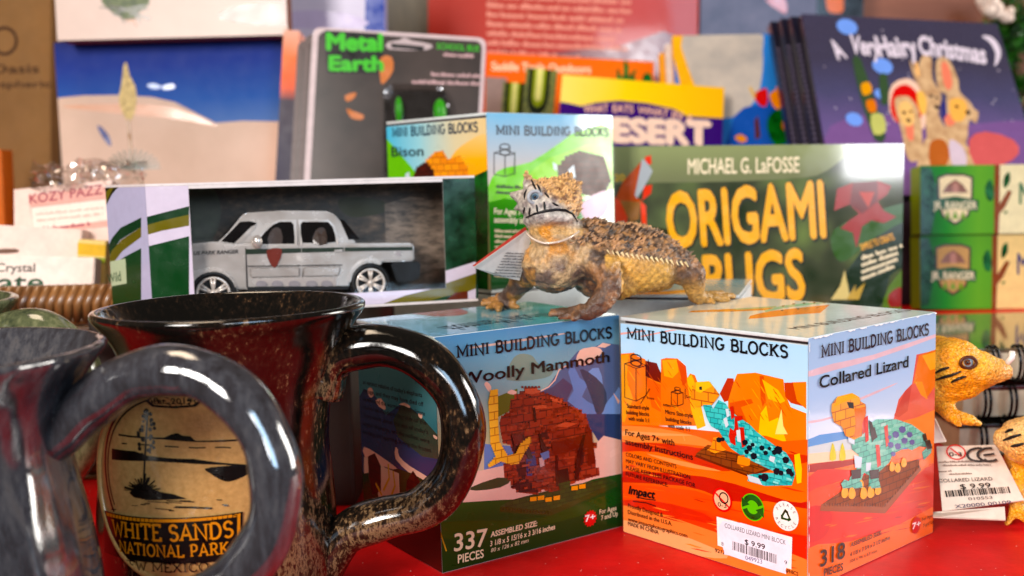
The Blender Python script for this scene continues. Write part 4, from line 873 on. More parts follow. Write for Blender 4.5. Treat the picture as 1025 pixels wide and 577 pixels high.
# ================================================================== PLASTIC REPTILES
def remeshed(g, vox, smooth_it=4):
    """joins overlapping solids into one skin"""
    for v in g.bm.verts: v.co *= S
    me = bpy.data.meshes.new('t'); g.bm.to_mesh(me); g.bm.free(); o = bpy.data.objects.new('t', me); COL.objects.link(o)
    md_ = o.modifiers.new('r', 'REMESH'); md_.mode = 'VOXEL'; md_.voxel_size = vox*S
    sm = o.modifiers.new('s', 'SMOOTH'); sm.iterations = smooth_it; sm.factor = .5
    bpy.context.view_layer.update(); me2 = bpy.data.meshes.new_from_object(o.evaluated_get(bpy.context.evaluated_depsgraph_get()))
    bpy.data.objects.remove(o); bm = bmesh.new(); bm.from_mesh(me2)
    for v in bm.verts: v.co /= S
    bm.normal_update(); return bm
def mixc(a, b, t): return tuple(a[i]+(b[i]-a[i])*t for i in range(3))
def skin_object(bm, name, parent, mat, tint, disp=None, spikes=None):
    bm.verts.ensure_lookup_table()
    if disp:
        off = [disp(v) for v in bm.verts]
        for v, d in zip(bm.verts, off): v.co += v.normal*d
    lay = bm.loops.layers.float_color.new('tint')
    col = {v.index: tint(v.co, v.normal) for v in bm.verts}; bm.verts.index_update()
    for f in bm.faces:
        f.smooth = True
        for l in f.loops: l[lay] = (*col[l.vert.index], 1)
    if spikes:
        for p, d, ln, r, c in spikes(bm):
            n = d.normalized(); a = n.orthogonal().normalized(); b = n.cross(a)
            vs = [bm.verts.new(p-n*r*.6+a*(r*cos(2*pi*j/4))+b*(r*sin(2*pi*j/4))) for j in range(4)]; tp = bm.verts.new(p+n*ln)
            for j in range(4):
                f = bm.faces.new((vs[j], vs[(j+1) % 4], tp))
                for l in f.loops: l[lay] = (*mixc(c, (c[0]*1.5+.05, c[1]*1.5+.05, c[2]*1.45+.04), 1 if l.vert is tp else 0), 1)
    mw = Matrix.Translation(parent.location/S)
    for v in bm.verts: v.co = (v.co-parent.location/S)*S
    me = bpy.data.meshes.new(name); bm.normal_update(); bm.to_mesh(me); bm.free(); me.materials.append(mat)
    o = bpy.data.objects.new(name, me); COL.objects.link(o); o.parent = parent; return o
L3 = lambda c: lin(c)[:3]
HD = atz(600, 310, 1.0)
hl = thing('horned_lizard_figurine', (HD.x, HD.y+.25, 1.0), 'spiky brown plastic horned lizard with a white striped face, standing across the box tops', 'toy lizard')
mm = M((100, 80, 60)); g = G()
D = {}
def B(px, py, y, r, rz=None):
    g.ball(at(px, py, y), r if rz is None else (r, r, rz), mm)
g.ball(at(626, 259, 5.06), (.275, .24, .165), mm, Matrix.Rotation(.12, 3, 'Y')); g.ball(at(590, 252, 5.03), (.19, .19, .155), mm); B(655, 264, 5.14, .14); g.ball(at(610, 276, 5.02), (.18, .19, .12), mm)
g.ball(at(556, 264, 4.94), (.155, .16, .135), mm); g.ball(at(572, 244, 4.98), (.13, .14, .12), mm)
g.caps(at(560, 250, 4.92), .125, at(552, 226, 4.89), .108, mm)
HR = Matrix.Rotation(.10, 3, 'Y')
g.ball(at(550, 206, 4.90), (.148, .15, .082), mm, HR); g.ball(at(556, 192, 4.97), (.118, .13, .062), mm, HR); g.ball(at(552, 216, 4.845), (.118, .11, .050), mm, HR); g.ball(at(551, 222, 4.90), (.13, .12, .05), mm, HR)
g.ball(at(537, 196, 4.84), (.055, .055, .058), mm); g.ball(at(572, 200, 4.86), (.045, .055, .05), mm)
g.caps(at(531, 186, 4.9), .036, at(527, 175, 4.92), .011, mm); g.caps(at(524, 198, 4.93), .038, at(512, 195, 4.97), .013, mm); g.caps(at(526, 206, 4.94), .034, at(516, 209, 4.97), .01, mm)
g.caps(at(566, 182, 5.05), .04, at(572, 175, 5.08), .012, mm); g.caps(at(574, 190, 5.04), .035, at(581, 184, 5.08), .01, mm)
# legs: (px, py, distance, radius) chains down to the box tops
f1 = atz(497, 307, 1.0)
def limb(ch):
    for (a, b) in zip(ch, ch[1:]): g.caps(at(*a[:3]), a[3], at(*b[:3]), b[3], mm)
limb([(541, 262, 5.0, .085), (528, 272, 5.05, .07), (518, 288, 5.12, .05), (508, 299, 5.2, .042), (492, 303.5, 5.24, .032)])
for k, (tx, ty, yy) in enumerate(((484, 303, 5.30), (483, 306, 5.20), (488, 310, 5.10), (499, 311.5, 5.06), (518, 309, 5.12))): limb([(500, 303.5, 5.2, .024), (tx, ty-1.5, yy, .014)])
limb([(592, 258, 4.88, .10), (606, 270, 4.80, .075), (611, 286, 4.74, .060), (603, 302, 4.72, .052), (590, 312, 4.70, .040), (574, 313, 4.70, .032)])
for tx, ty, yy in ((553, 312, 4.78), (552, 316, 4.72), (560, 319, 4.66), (574, 320.5, 4.62)): limb([(580, 313.5, 4.71, .026), (tx, ty-1, yy, .014)])
limb([(658, 262, 5.06, .10), (676, 266, 5.02, .085), (692, 274, 5.03, .066), (695, 286, 5.07, .05), (697, 296, 5.14, .040), (707, 298.5, 5.2, .03)])
for tx, ty, yy in ((724, 294, 5.5), (735, 297.5, 5.34), (729, 301, 5.22), (715, 304, 5.12)): limb([(704, 297.5, 5.19, .024), (tx, ty-1, yy, .012)])
limb([(672, 268, 5.3, .08), (690, 274, 5.42, .045), (700, 272, 5.5, .02)])
bm = remeshed(g, .0085, 3)
bvh = BVHTree.FromBMesh(bm)
def zones(co, n):
    x, y = ppx(co); nz = noise.noise(co*14); n2 = noise.noise(co*38+Vector((3, 1, 7))); fr = 252+(x-612)*.13
    tan, dk, yel, org, gry = L3((166, 132, 100)), L3((66, 52, 46)), L3((204, 166, 108)), L3((158, 122, 92)), L3((190, 182, 174))
    back = mixc(dk, tan, sst(-.25, .35, n2+nz*.6)); c = back
    if x > 606 and y > fr: c = mixc(back, mixc(yel, tan, .3*sst(-.2, .4, nz)), sst(0, 7, y-fr))
    leg = mixc(L3((128, 98, 78)), mixc(dk, org, sst(-.2, .3, nz+.6*n2)), .6)
    if x < 606 and y > 236: c = mixc(back, mixc(L3((116, 98, 88)), L3((188, 164, 134)), sst(-.25, .3, nz+.3*n2)), sst(606, 575, x)*sst(236, 248, y))
    if x > 664: c = mixc(c, mixc(leg, yel, sst(276, 292, y)*.6), sst(664, 680, x))
    if x > 586 and x < 622 and y > 258 and co.y < 4.92: c = mixc(c, leg, sst(258, 276, y))
    if y > 288 and x < 610: c = leg
    if x < 536 and y > 268: c = mixc(mixc(leg, L3((190, 146, 92)), .5), L3((88, 72, 64)), sst(-.1, .3, nz))
    if y < 236 and x < 583 and co.y < 5.12:
        face = mixc(gry, L3((150, 140, 136)), sst(0, .4, n2)); crest = mixc(L3((200, 166, 126)), L3((120, 84, 60)), sst(-.1, .4, n2))
        t = sst(-6, 8, (x-553)*.6+(199-y)*.8); c = mixc(face, crest, t)
        if y > 217: c = mixc(c, mixc(L3((196, 164, 122)), L3((200, 148, 84)), sst(0, .3, nz)), sst(219, 228, y+abs(x-552)*-.12)*sst(524, 532, x))
    elif y < 272 and 524 < x < 582 and co.y < 5.0: c = mixc(c, mixc(L3((190, 164, 132)), L3((194, 146, 90)), sst(-.1, .3, nz)), sst(272, 248, y)*sst(582, 570, x))
    return c
def scal(v):
    co = v.co; x, y = ppx(co); d = noise.noise(co*55)*.006+noise.noise(co*24)*.007
    if 606 < x < 665 and y > 262: d = .004*sin(co.x*150)*sin(co.z*150)
    if x < 583 and y < 236: d *= .6
    return d
def spk(bm):
    rr = random.Random(8); out = []; vs = list(bm.verts)
    for v in rr.sample(vs, min(len(vs), 9000)):
        x, y = ppx(v.co); fr = 252+(x-612)*.13
        head = x < 583 and y < 236
        if head:
            if not ((x-553)*.6+(199-y)*.8 > 0 and v.normal.z > -.2): continue
            if rr.random() > .55: continue
            out.append((v.co.copy(), (v.normal+Vector((.3, .4, .3))), rr.uniform(.007, .016), .0105, mixc(L3((196, 160, 118)), L3((104, 72, 52)), rr.random()**2)))
        elif y < fr-1 and x > 572 and v.normal.z > -.1 and v.co.y < 5.35:
            if rr.random() > .5: continue
            c = mixc(L3((164, 128, 96)), L3((46, 34, 30)), sst(-.3, .3, noise.noise(v.co*20))*rr.uniform(.5, 1)); out.append((v.co.copy(), v.normal*.8+Vector((.75, .2, .2)), rr.uniform(.008, .020)*(1.6 if rr.random() < .06 else 1), .0105, c))
        elif rr.random() < .0 and (x > 664 or y > 262) and v.normal.y < .3 and not (606 < x < 660): out.append((v.co.copy(), v.normal+Vector((.3, 0, -.3)), .011, .010, mixc(L3((170, 120, 74)), L3((70, 48, 38)), rr.random())))
    for k in range(17):
        x = 608+k*4.9; y = 251+(x-604)*.15
        h = bvh.ray_cast(CP, ray(x, y).normalized())
        if h[0]: out.append((h[0], Vector((.5, -.3, -.8)), .026, .0085, L3((206, 186, 150))))
    return out
body = skin_object(bm, 'body', hl, MAttr('lizard_hide', .42, .5, 1500, .0005), zones, scal, spk)
bvh2 = bvh
def onskin(px, py, off=.006):
    d = ray(px, py).normalized(); h = bvh2.ray_cast(CP, d)
    return h[0]-d*off if h[0] else None
def mark(name, parent, lines, wd, m):
    g = G()
    for ln in lines:
        q = []
        for (a, b) in zip(ln, ln[1:]):
            for k in range(5):
                p = onskin(a[0]+(b[0]-a[0])*k/5, a[1]+(b[1]-a[1])*k/5)
                if p: q.append(p)
        p = onskin(*ln[-1])
        if p: q.append(p)
        if len(q) > 2: g.tube(q, [wd*(.45+.55*sin(pi*(i+.6)/(len(q)+.2))) for i in range(len(q))], m, 6)
    return g.build(name, parent)
BKP = M((22, 20, 24), .4)
mark('mouth_line', hl, [[(526.5, 218), (535, 214.3), (545, 211.5), (556, 210), (566, 210.5), (573, 214), (578, 222)]], .0065, BKP)
for ln in ([(532, 180), (534, 185), (536.5, 190)], [(537.5, 184.5), (540, 189), (541, 193)], [(545, 193), (547.5, 195.5), (549.5, 198)], [(544.5, 202), (545, 206), (545, 210)], [(537, 205), (537.5, 209), (538, 212.5)], [(530.5, 208), (530, 212), (529.5, 216)], [(525, 208), (524, 213), (523, 219)], [(553, 203), (556, 205), (559, 206)], [(527, 190), (525, 195), (525, 200)]): mark('face_stripe', hl, [ln], .0048, BKP)
def eyeball(parent, px, py, r, iris):
    p = onskin(px, py, -.011); g = G(); g.ball(p, r, M((150, 162, 168), .2, .5)); e = g.build('eye', parent)
    d = (CP-p).normalized(); g = G(); g.ball(p+d*r*.62, r*.62, M(iris, .15, .8)); g.build('iris', e); g = G(); g.ball(p+d*r*1.0, r*.34, M((8, 8, 10), .1, .8)); g.build('pupil', e)
g = G(); p_ = onskin(535.5, 197.5, -.002); g.tube([p_+Vector((cos(a)*.030, -.006+.012*cos(a), sin(a)*.027)) for a in [2*pi*i/18 for i in range(18)]], .008, M((176, 176, 178), .45), 8, True); g.build('eyelid', hl)
eyeball(hl, 535.5, 197.5, .022, (70, 96, 116))
pts = [at(x, y, d) for x, y, d in ((527, 233, 4.86), (533, 239, 4.80), (545, 243.5, 4.77), (560, 242, 4.76), (572, 237, 4.80), (580, 231, 4.88))]
g = G(); g.tube(spline(pts, 5), .0052, M((206, 190, 176), .25, .5)); g.build('tag_string', hl)
# booklet tag hanging from the string
TP = pxpanel((524, 236), (541, 247), (474, 268), 4.86, 4.84, 4.95)
def slabpoly(pxs, m, th, name, parent):
    """thin leaf through photo points with their own distances"""
    top = [at(*p) for p in pxs]; n = (top[1]-top[0]).cross(top[2]-top[0]).normalized()
    g = G(); k = len(top); g.faces(top+[p+n*th for p in top], [tuple(range(k)), tuple(range(2*k-1, k-1, -1))]+[(i, i+k, (i+1) % k+k, (i+1) % k) for i in range(k)], m); return g.build(name, parent)
tagw = M((196, 190, 186), .45); tl = slabpoly([(474, 268, 4.86), (527, 231, 4.93), (532, 239, 4.95), (520, 281, 4.98), (496, 276, 4.94)], tagw, .004, 'hang_tag', hl)
slabpoly([(473, 266, 4.90), (526, 227, 4.99), (528, 232, 4.97), (478, 268, 4.88)], M((150, 46, 38), .4), .003, 'red_tag_cover', tl)
TL_ = [at(474, 268, 4.857), at(527, 231, 4.927), at(520, 281, 4.977)]
P = Panel(TL_[0], TL_[1]-TL_[0], (0, 0, 1)); nn = (TL_[1]-TL_[0]).cross(TL_[2]-TL_[0]).normalized()
if nn.y > 0: nn = -nn
P = Panel(TL_[0]+nn*.004, Vector((1, 0, 0))-nn*nn.x, nn.cross(Vector((1, 0, 0))-nn*nn.x)); A = Art(P, .002, clip=False)
for k in range(9): A.words((500-k*1.6+6, 254+k*2.8), (523-k*.4, 254.5+k*2.9), 1.6, M((90, 88, 92), .5), 40+k)
A.build('tag_print', tl)
# ================================================================== TOY TRUCK IN ITS WINDOW BOX
fa, fb, fc, fdd, fe = at(105, 182, 5.50), at(145, 182, 5.19), at(188, 182, 5.20), at(443, 182, 5.52), at(475, 182, 5.56)
Z0, Z1 = 1.0, 1.652
fl = lambda p, z: Vector((p.x, p.y, z))
ue = (fe-fc); ue.z = 0; ue.normalize(); ub = Vector((-ue.y, ue.x, 0))
ff, fg = fe+ub*.46, fa+ub*.12
cb = thing('window_box', ((fa.x+fe.x)/2, (fa.y+fe.y)/2+.2, Z0), 'green and white striped display box with a clear window and a toy truck inside', 'box')
cardm = M((214, 206, 204), .4); NPG = P_(22, 70, 38); OLV = P_(112, 104, 34); LAV = M((206, 196, 208), .22, .5, .05); DKB = M((52, 40, 30), .6)
g = G()
for z, t in ((Z0+.006, .012), (Z1-.006, .012)):
    pl = [fl(p, z) for p in (fa, fb, fc, fdd, fe, ff, fg)]; k = len(pl)
    g.faces([p+Vector((0, 0, t/2)) for p in pl]+[p-Vector((0, 0, t/2)) for p in pl], [tuple(range(k)), tuple(range(2*k-1, k-1, -1))]+[(i, i+k, (i+1) % k+k, (i+1) % k) for i in range(k)], cardm)
def wallpanel(p, q, z0, z1): return Panel(fl(p, z0), fl(q, 0)-fl(p, 0), (0, 0, 1), (fl(q, 0)-fl(p, 0)).length, z1-z0)
def sheet(g, P, m, th=.006): g.prism([(0, 0), (P.W, 0), (P.W, P.H), (0, P.H)], m, P, th)
PN = {n: wallpanel(p, q, a, b) for n, p, q, a, b in (('cham', fa, fb, Z0+.013, Z1-.013), ('strip', fb, fc, Z0+.013, Z1-.013), ('right', fdd, fe, Z0+.013, Z1-.013), ('low', fc, fdd, Z0+.013, Z0+.075), ('high', fc, fdd, Z1-.028, Z1-.013), ('side', fe, ff, Z0+.013, Z1-.013))}
for P in PN.values(): sheet(g, P, cardm)
g.build('carton', cb)
g = G(); P = wallpanel(fg, ff, Z0+.013, Z1-.013); sheet(g, P, cardm); bk = g.build('back_card', cb)
BADL = MNoise('printed_badlands', [(.30, (.006, .005, .003)), (.46, (.022, .015, .009)), (.56, (.07, .044, .026)), (.70, (.20, .13, .085))], 150, .5, 8, 0, nr=.7, stretch=(.5, 1, 2.0))
P2 = Panel(P.O-P.N*0+P.N*.0, P.U, P.V, P.W, P.H); A = Art(P2, .002); A.full(BADL)
A.crop = (180, 150, 3.393)
A.poly(MNoise('printed_dark_scrub', [(.35, (.008, .016, .006)), (.7, (.03, .045, .02))], 90, .4), [(20, 100), (110, 130), (140, 200), (120, 290), (60, 330), (10, 320)], 3)
A.poly(M((60, 62, 40), .4), [(540, 170), (600, 160), (690, 175), (700, 210), (600, 230), (550, 210)], 3)
A.poly(MNoise('printed_pale_cliff', [(.36, (.03, .022, .015)), (.64, (.26, .19, .14))], 330, .5, 8, nr=.7, stretch=(.35, 1, 1.6)), [(695, 185), (780, 160), (900, 170), (900, 400), (800, 420), (700, 320)])
A.build('printed_landscape', bk)
A = Art(PN['strip'], crop=(100, 180, 4.81)); A.full(LAV)
A.poly(P_(18, 62, 34), [(195, 188), (300, 160), (430, 128), (430, 170), (300, 198), (195, 228)]); A.poly(OLV, [(195, 228), (300, 198), (430, 168), (430, 222), (300, 246), (195, 276)]); A.poly(NPG, [(195, 330), (300, 304), (430, 272), (430, 700), (195, 700)])
A.build('printed_stripes', cb)
A = Art(PN['cham'], crop=(100, 180, 4.81)); A.full(M((190, 186, 208), .12, .8, .05))
A.poly(P_(46, 44, 14), [(10, 0), (150, 0), (100, 30), (60, 70), (20, 150), (0, 200)], 2); A.poly(OLV, [(20, 70), (50, 40), (70, 30), (40, 90), (20, 140)])
A.poly(P_(18, 62, 34), [(200, 182), (100, 232), (60, 280), (20, 360), (20, 400), (100, 290), (200, 228)]); A.poly(OLV, [(200, 228), (104, 290), (60, 340), (20, 420), (20, 460), (110, 344), (200, 276)])
A.poly(NPG, [(200, 330), (130, 366), (90, 390), (20, 450), (20, 700), (200, 700)]); A.poly(P_(188, 196, 170), [(20, 400), (124, 380), (130, 500), (20, 520)])
A.txt('Official', (40, 340), (78, 310), 26, M((40, 60, 40), .4), .014); A.txt('Wild', (42, 500), (104, 486), 46, M((40, 80, 50), .4), .014); A.build('printed_stripes', cb)
A = Art(PN['right'], crop=(400, 160, 3.608)); A.full(P_(24, 78, 46))
A.poly(LAV, [(140, 410), (275, 368), (275, 410), (140, 456)]); A.poly(OLV, [(140, 456), (275, 410), (275, 470), (140, 500)]); A.poly(LAV, [(140, 520), (275, 465), (275, 600), (140, 600)]); A.poly(P_(100, 48, 30), [(164, 512), (200, 480), (246, 474), (248, 530), (164, 530)])
A.build('printed_stripes', cb)
A = Art(PN['low'], crop=(340, 290, 8.54)); A.full(LAV); A.poly(OLV, [(220, 180), (560, 50), (1025, -60), (1025, 40), (700, 130), (300, 180)]); A.poly(NPG, [(560, 160), (900, 60), (1025, 0), (1025, 60), (780, 160)]); A.build('printed_stripes', cb)
A = Art(PN['side']); A.full(P_(30, 90, 50)); A.build('printed_stripes', cb)
PW = wallpanel(fc, fdd, Z0+.07, Z1-.02); g = G(); PF = Panel(PW.O-PW.N*.003, PW.U, PW.V)
g.faces([PF.pt(*q) for q in ((0, 0), (PW.W, 0), (PW.W, PW.H), (0, PW.H))], [(0, 1, 2, 3)], MFilm('clear_window_film', (1, 1, 1), .03, .02, .10)); g.build('clear_window', cb)
# truck: side panel frame a little way behind the window
TO = fc+ub*.10; TP_ = Panel(fl(TO, Z0+.02), ue, (0, 0, 1)); TC = lambda p: TP_.uv(180+p[0]/3.393, 150+p[1]/3.393)
tk = thing('toy_truck', TP_.pt(.55, 0, -.2), 'silver die-cast pickup truck with a dark green stripe behind the clear window', 'toy truck')
SIL = M((196, 188, 182), .24, .8, .05, 60, .45); BLK = M((18, 16, 16), .5); GLS = M((20, 18, 20), .08, .8); TW = .36
def truckpart(name, polys, m, n0, th, parent, inset=None, bev=.008):
    g = G()
    for pl in polys:
        q = [TC(p) for p in pl]; P = Panel(TP_.pt(0, 0, n0), TP_.U, TP_.V); g.prism(q, m, P, th, bev=bev)
    if inset:
        for v in g.bm.verts:
            u, w_ = (v.co-TP_.O).dot(TP_.U), v.co.z
            k = max(0, (w_-inset[0]))/inset[1]; n_ = (v.co-TP_.O).dot(TP_.N); mid = n0-th/2; v.co += TP_.N*((mid-n_)*.28*k)
    return g.build(name, parent)
belt = TP_.pt(*TC((300, 330))).z; roof = TP_.pt(*TC((300, 210))).z
arc_ = lambda cx, cy, r, a0, a1, n=9: [(cx+r*cos(math.radians(a0+(a1-a0)*i/n)), cy-r*sin(math.radians(a0+(a1-a0)*i/n))) for i in range(n+1)]
bodyp = [(-34, 455), (-40, 380), (-26, 340), (30, 320), (118, 312), (180, 322), (600, 318), (788, 316), (797, 330), (797, 378), (760, 380)]+arc_(650, 452, 74, 70, 180)[0:]+[(576, 470), (228, 474), (192, 474)]+arc_(110, 486, 80, 10, 175)+[(26, 476)]
tb = truckpart('body', [bodyp], SIL, 0, TW, tk)
cabp = [(120, 322), (158, 290), (205, 232), (222, 216), (350, 208), (505, 210), (530, 222), (560, 260), (602, 322)]
cab = truckpart('cab', [cabp], SIL, -.012, TW-.024, tk, (belt, roof-belt))
def onside(z): return -.012-.5*(TW-.024)*.28*max(0, (z-belt))/(roof-belt)
def sideart(name, polys, m, parent, lift=.002, th=.004):
    g = G()
    for pl in polys:
        pts = []
        for p in pl:
            u, v = TC(p); pts.append((u, v))
        k = len(pts); a = sum(pts[i-1][0]*pts[i][1]-pts[i][0]*pts[i-1][1] for i in range(k)); pts = pts if a > 0 else pts[::-1]
        def nn_(v): z = TP_.O.z+v; return onside(z) if z > belt+.003 else 0
        vs = [TP_.pt(u, v, nn_(v)+lift) for u, v in pts]+[TP_.pt(u, v, nn_(v)+lift-th) for u, v in pts]
        g.faces(vs, [tuple(range(k)), tuple(range(2*k-1, k-1, -1))]+[(i, i+k, (i+1) % k+k, (i+1) % k) for i in range(k)], m)
    return g.build(name, parent)
sideart('side_window', [smooth([(270, 322), (274, 300), (290, 280), (318, 256), (340, 246), (380, 246), (388, 256), (391, 300), (390, 322)], 2)], GLS, cab); sideart('side_window', [smooth([(417, 316), (412, 286), (411, 256), (418, 246), (470, 245), (506, 246), (520, 262), (529, 290), (531, 314)], 2)], GLS, cab); sideart('rear_window', [[(546, 238), (560, 240), (612, 304), (574, 306)]], GLS, cab)
WS0, WS1 = TC((128, 316)), TC((202, 238)); g = G()
vs = [TP_.pt(WS0[0]-.006, WS0[1]+.006, -.035), TP_.pt(WS0[0]-.006, WS0[1]+.006, -TW+.035), TP_.pt(WS1[0]-.006, WS1[1]+.006, -TW+.075), TP_.pt(WS1[0]-.006, WS1[1]+.006, -.06)]
g.faces(vs, [(0, 1, 2, 3)], GLS); g.build('windshield', cab)
sideart('windscreen_side', [[(140, 312), (205, 246), (240, 244), (262, 250), (205, 318), (180, 318)]], GLS, cab); sideart('windscreen_pillar', [[(186, 318), (244, 262), (262, 254), (256, 270), (206, 318)]], SIL, cab, .005)
sideart('green_stripe', [[(222, 338), (412, 334), (412, 350), (222, 356)], [(414, 334), (556, 332), (556, 346), (414, 350)], [(560, 332), (790, 330), (790, 342), (560, 346)]], M((40, 52, 36), .3), tb, .002, .002)
sideart('arrowhead_emblem', [smooth([(294, 344), (310, 336), (324, 334), (346, 338), (342, 368), (322, 402), (302, 378)], 2)], M((112, 48, 28), .3), tb, .005, .003)
sideart('door_seam', [[(222, 334), (226, 334), (232, 466), (226, 466)], [(410, 240), (414, 240), (416, 400), (420, 466), (415, 466), (411, 400)], [(226, 394), (412, 392), (412, 396), (226, 398)], [(414, 392), (552, 390), (552, 394), (414, 396)]], M((50, 44, 42), .5), tb, .0012, .002)
for x in (276, 330, 388, 446, 498): sideart('step_bump', [smooth([(x-18, 462), (x-12, 446), (x+12, 446), (x+18, 462)], 2)], M((150, 144, 146), .3, .4), tb, .012, .012)
sideart('side_cladding', [smooth([(254, 462), (262, 438), (530, 432), (530, 466)], 1)], M((176, 168, 164), .3, .4), tb, .004, .006)
truckpart('door_lower_panel', [[(236, 400), (408, 398), (408, 432), (240, 436)], [(418, 398), (548, 396), (540, 430), (418, 432)]], SIL, .010, .012, tb, bev=.006)
for pl_ in ([(262, 330), (268, 298), (286, 274), (316, 249), (340, 239), (398, 239), (399, 330), (390, 322), (391, 300), (388, 256), (380, 246), (340, 246), (318, 256), (290, 280), (274, 300), (270, 322)], [(406, 330), (404, 239), (508, 239), (528, 260), (537, 290), (540, 326), (531, 314), (529, 290), (520, 262), (506, 246), (418, 246), (411, 256), (412, 286), (417, 316), (416, 324)]): sideart('window_trim', [pl_], M((226, 220, 216), .2, .5, .04, 60, .5), cab, .006, .006)
for x0 in (300, 452): sideart('seat', [smooth([(x0, 320), (x0+6, 284), (x0+24, 266), (x0+44, 272), (x0+48, 320)], 2)], M((74, 62, 56), .25), cab, .0032, .001)
sideart('door_handle', [[(524, 340), (552, 338), (552, 346), (524, 348)]], SIL, tb, .008, .01); sideart('fuel_cap', [arc_(742, 352, 10, 0, 350)], M((170, 164, 164), .3), tb, .003, .004)
sideart('sill', [[(228, 466), (576, 462), (572, 474), (228, 478)]], BLK, tb, .004, .01); truckpart('rear_bumper', [[(716, 384), (796, 378), (818, 384), (814, 436), (770, 452), (738, 452)]], BLK, .006, TW+.012, tk); truckpart('wheel_arch_trim', [arc_(650, 452, 82, 62, 178)+arc_(650, 452, 66, 178, 62)], SIL, .012, .05, tk, bev=.006); truckpart('wheel_arch_trim', [arc_(110, 488, 88, 12, 172)+arc_(110, 488, 70, 172, 12)], SIL, .014, .05, tk, bev=.006)
g = G(); g.ball(TP_.pt(*TC((263, 312)), .03), (.026, .02, .034), SIL); g.build('door_mirror', tk)
A = Art(TP_, .003, clip=False, crop=(180, 150, 3.393)); A.txt('US PARK RANGER', (46, 358), (198, 352), 13, M((60, 54, 52), .4), .03, .25); A.build('fender_lettering', tb)
def wheel(c, R, name='wheel'):
    u, v = TC(c); r = R/3.393/F*(TP_.pt(u, v)-CP).length
    AX = Matrix((TP_.U, TP_.V, TP_.N)).transposed()
    for side in (0, 1):
        n_ = .012 if side == 0 else -TW-.012; sg = 1 if side == 0 else -1; c3 = TP_.pt(u, v, n_-sg*.04)
        wz = bpy.data.objects.new(name, None); COL.objects.link(wz); wz.empty_display_size = .005; wz.parent = tk; wz.location = c3*S-tk.location
        g = G(); g.lathe([(r*.72, -.04*sg), (r*.92, -.045*sg), (r, -.03*sg), (r, .03*sg), (r*.93, .045*sg), (r*.74, .04*sg), (r*.72, .02*sg)], c3, BLK, 32, ax=AX); g.build('tyre', wz, Matrix.Translation(c3))
        RM = M((214, 204, 196), .25, .4, .04, 60, .3); g = G(); g.lathe([(r*.74, .03*sg), (r*.70, .042*sg), (r*.62, .034*sg), (r*.60, .02*sg)], c3, RM, 32, ax=AX); g.lathe([(0.0001, .036*sg), (r*.14, .034*sg), (r*.16, .02*sg)], c3, RM, 16, ax=AX); g.lathe([(r*.7, .0), (0.0001, .0)], c3, BLK, 24, ax=AX)
        for k in range(6):
            for o_ in (-.13, .13):
                a = k*pi/3+.5+o_; d = AX @ Vector((cos(a), sin(a), 0)); g.tube([c3+AX @ Vector((0, 0, .026*sg))+d*r*.1, c3+AX @ Vector((0, 0, .03*sg))+d*r*.68], r*.06, RM, 6)
        g.build('rim', wz, Matrix.Translation(c3))
wheel((114, 488), 76); wheel((648, 452), 68)

# ================================================================== FLAT GOODS BEHIND
def card(name, tl, tr, bl, dtl, dtr, dbl, th, m, label, cat, zb=None, rad=0, group=None, body='cover', bev=.006):
    P = pxpanel(tl, tr, bl, dtl, dtr, dbl)
    if zb is not None:
        k = (P.O.z-zb)/P.V.z; P.O = P.O-P.V*k; P.H += k; P.mw.translation = P.O
    t = thing(name, P.pt(P.W/2, 0, -th/2), label, cat, group); g = G()
    poly = [(0, 0), (P.W, 0), (P.W, P.H), (0, P.H)]
    if rad:
        poly = []
        for (cx, cy, a) in ((P.W-rad, P.H-rad, 0), (rad, P.H-rad, 90), (rad, rad, 180), (P.W-rad, rad, 270)): poly += arc(cx, cy, rad, rad, a, a+90, 5)
    g.prism(poly, m, P, th, bev=bev); g.build(body, t); return t, P
# origami book
GRN_O = MNoise('printed_blurred_leaves', [(.30, (.016, .030, .012)), (.46, (.05, .06, .032)), (.58, (.085, .11, .045)), (.74, (.16, .23, .06))], 26, .10, 2, .7)
ob, P = card('paper_craft_book', (588, 147), (905, 144), (588, 300), 7.12, 6.86, 7.06, .25, M((190, 190, 178), .5), 'wide dark green book with big yellow lettering standing behind the reptile', 'book', 0)
A = Art(P, crop=(660, 130, 3.204)); A.full(GRN_O)
A.poly(MGrad('printed_pale_band', 1, 1.2, 1.8, [(0, (70, 72, 60)), (.4, (104, 104, 88)), (1, (150, 156, 120))], .12, .7), [(-260, 10), (560, 10), (540, 130), (380, 160), (0, 170), (-260, 160)], 3)
A.poly(P_(60, 96, 34), [(560, 320), (700, 260), (800, 240), (800, 330), (700, 340), (600, 420), (560, 400)], 3); A.poly(P_(26, 50, 24), [(640, 400), (720, 330), (800, 300), (800, 420), (740, 470), (700, 577), (540, 577)], 3)
A.poly(P_(96, 120, 40), [(720, 540), (760, 470), (810, 440), (810, 640), (720, 640)], 2); A.poly(P_(140, 40, 30), [(735, 530), (770, 505), (795, 520), (795, 560), (740, 570)], 2)
A.poly(P_(60, 60, 40), [(-140, 330), (40, 320), (60, 400), (-60, 440)], 3)
A.build('cover_print', ob)
A = Art(P, .0034, crop=(660, 130, 3.204)); YL = M((232, 178, 14), .25, .4, .06); DKG = M((40, 46, 30), .3)
def shadowed(A, st, p0, p1, h, m, bold):
    A.txt(st, (p0[0]+4, p0[1]+4), (p1[0]+4, p1[1]+4), h, DKG, bold+.02); A.txt(st, p0, p1, h, m, bold)
shadowed(A, 'ORIGAMI', (32, 376), (532, 340), 178, YL, .03); shadowed(A, 'BUGS', (150, 560), (466, 540), 160, YL, .03); A.build('title_lettering', ob)
A = Art(P, .0034, crop=(660, 130, 3.204)); A.txt('MICHAEL G. LaFOSSE', (92, 142), (448, 136), 50, CREAM, .014); A.build('author_lettering', ob)
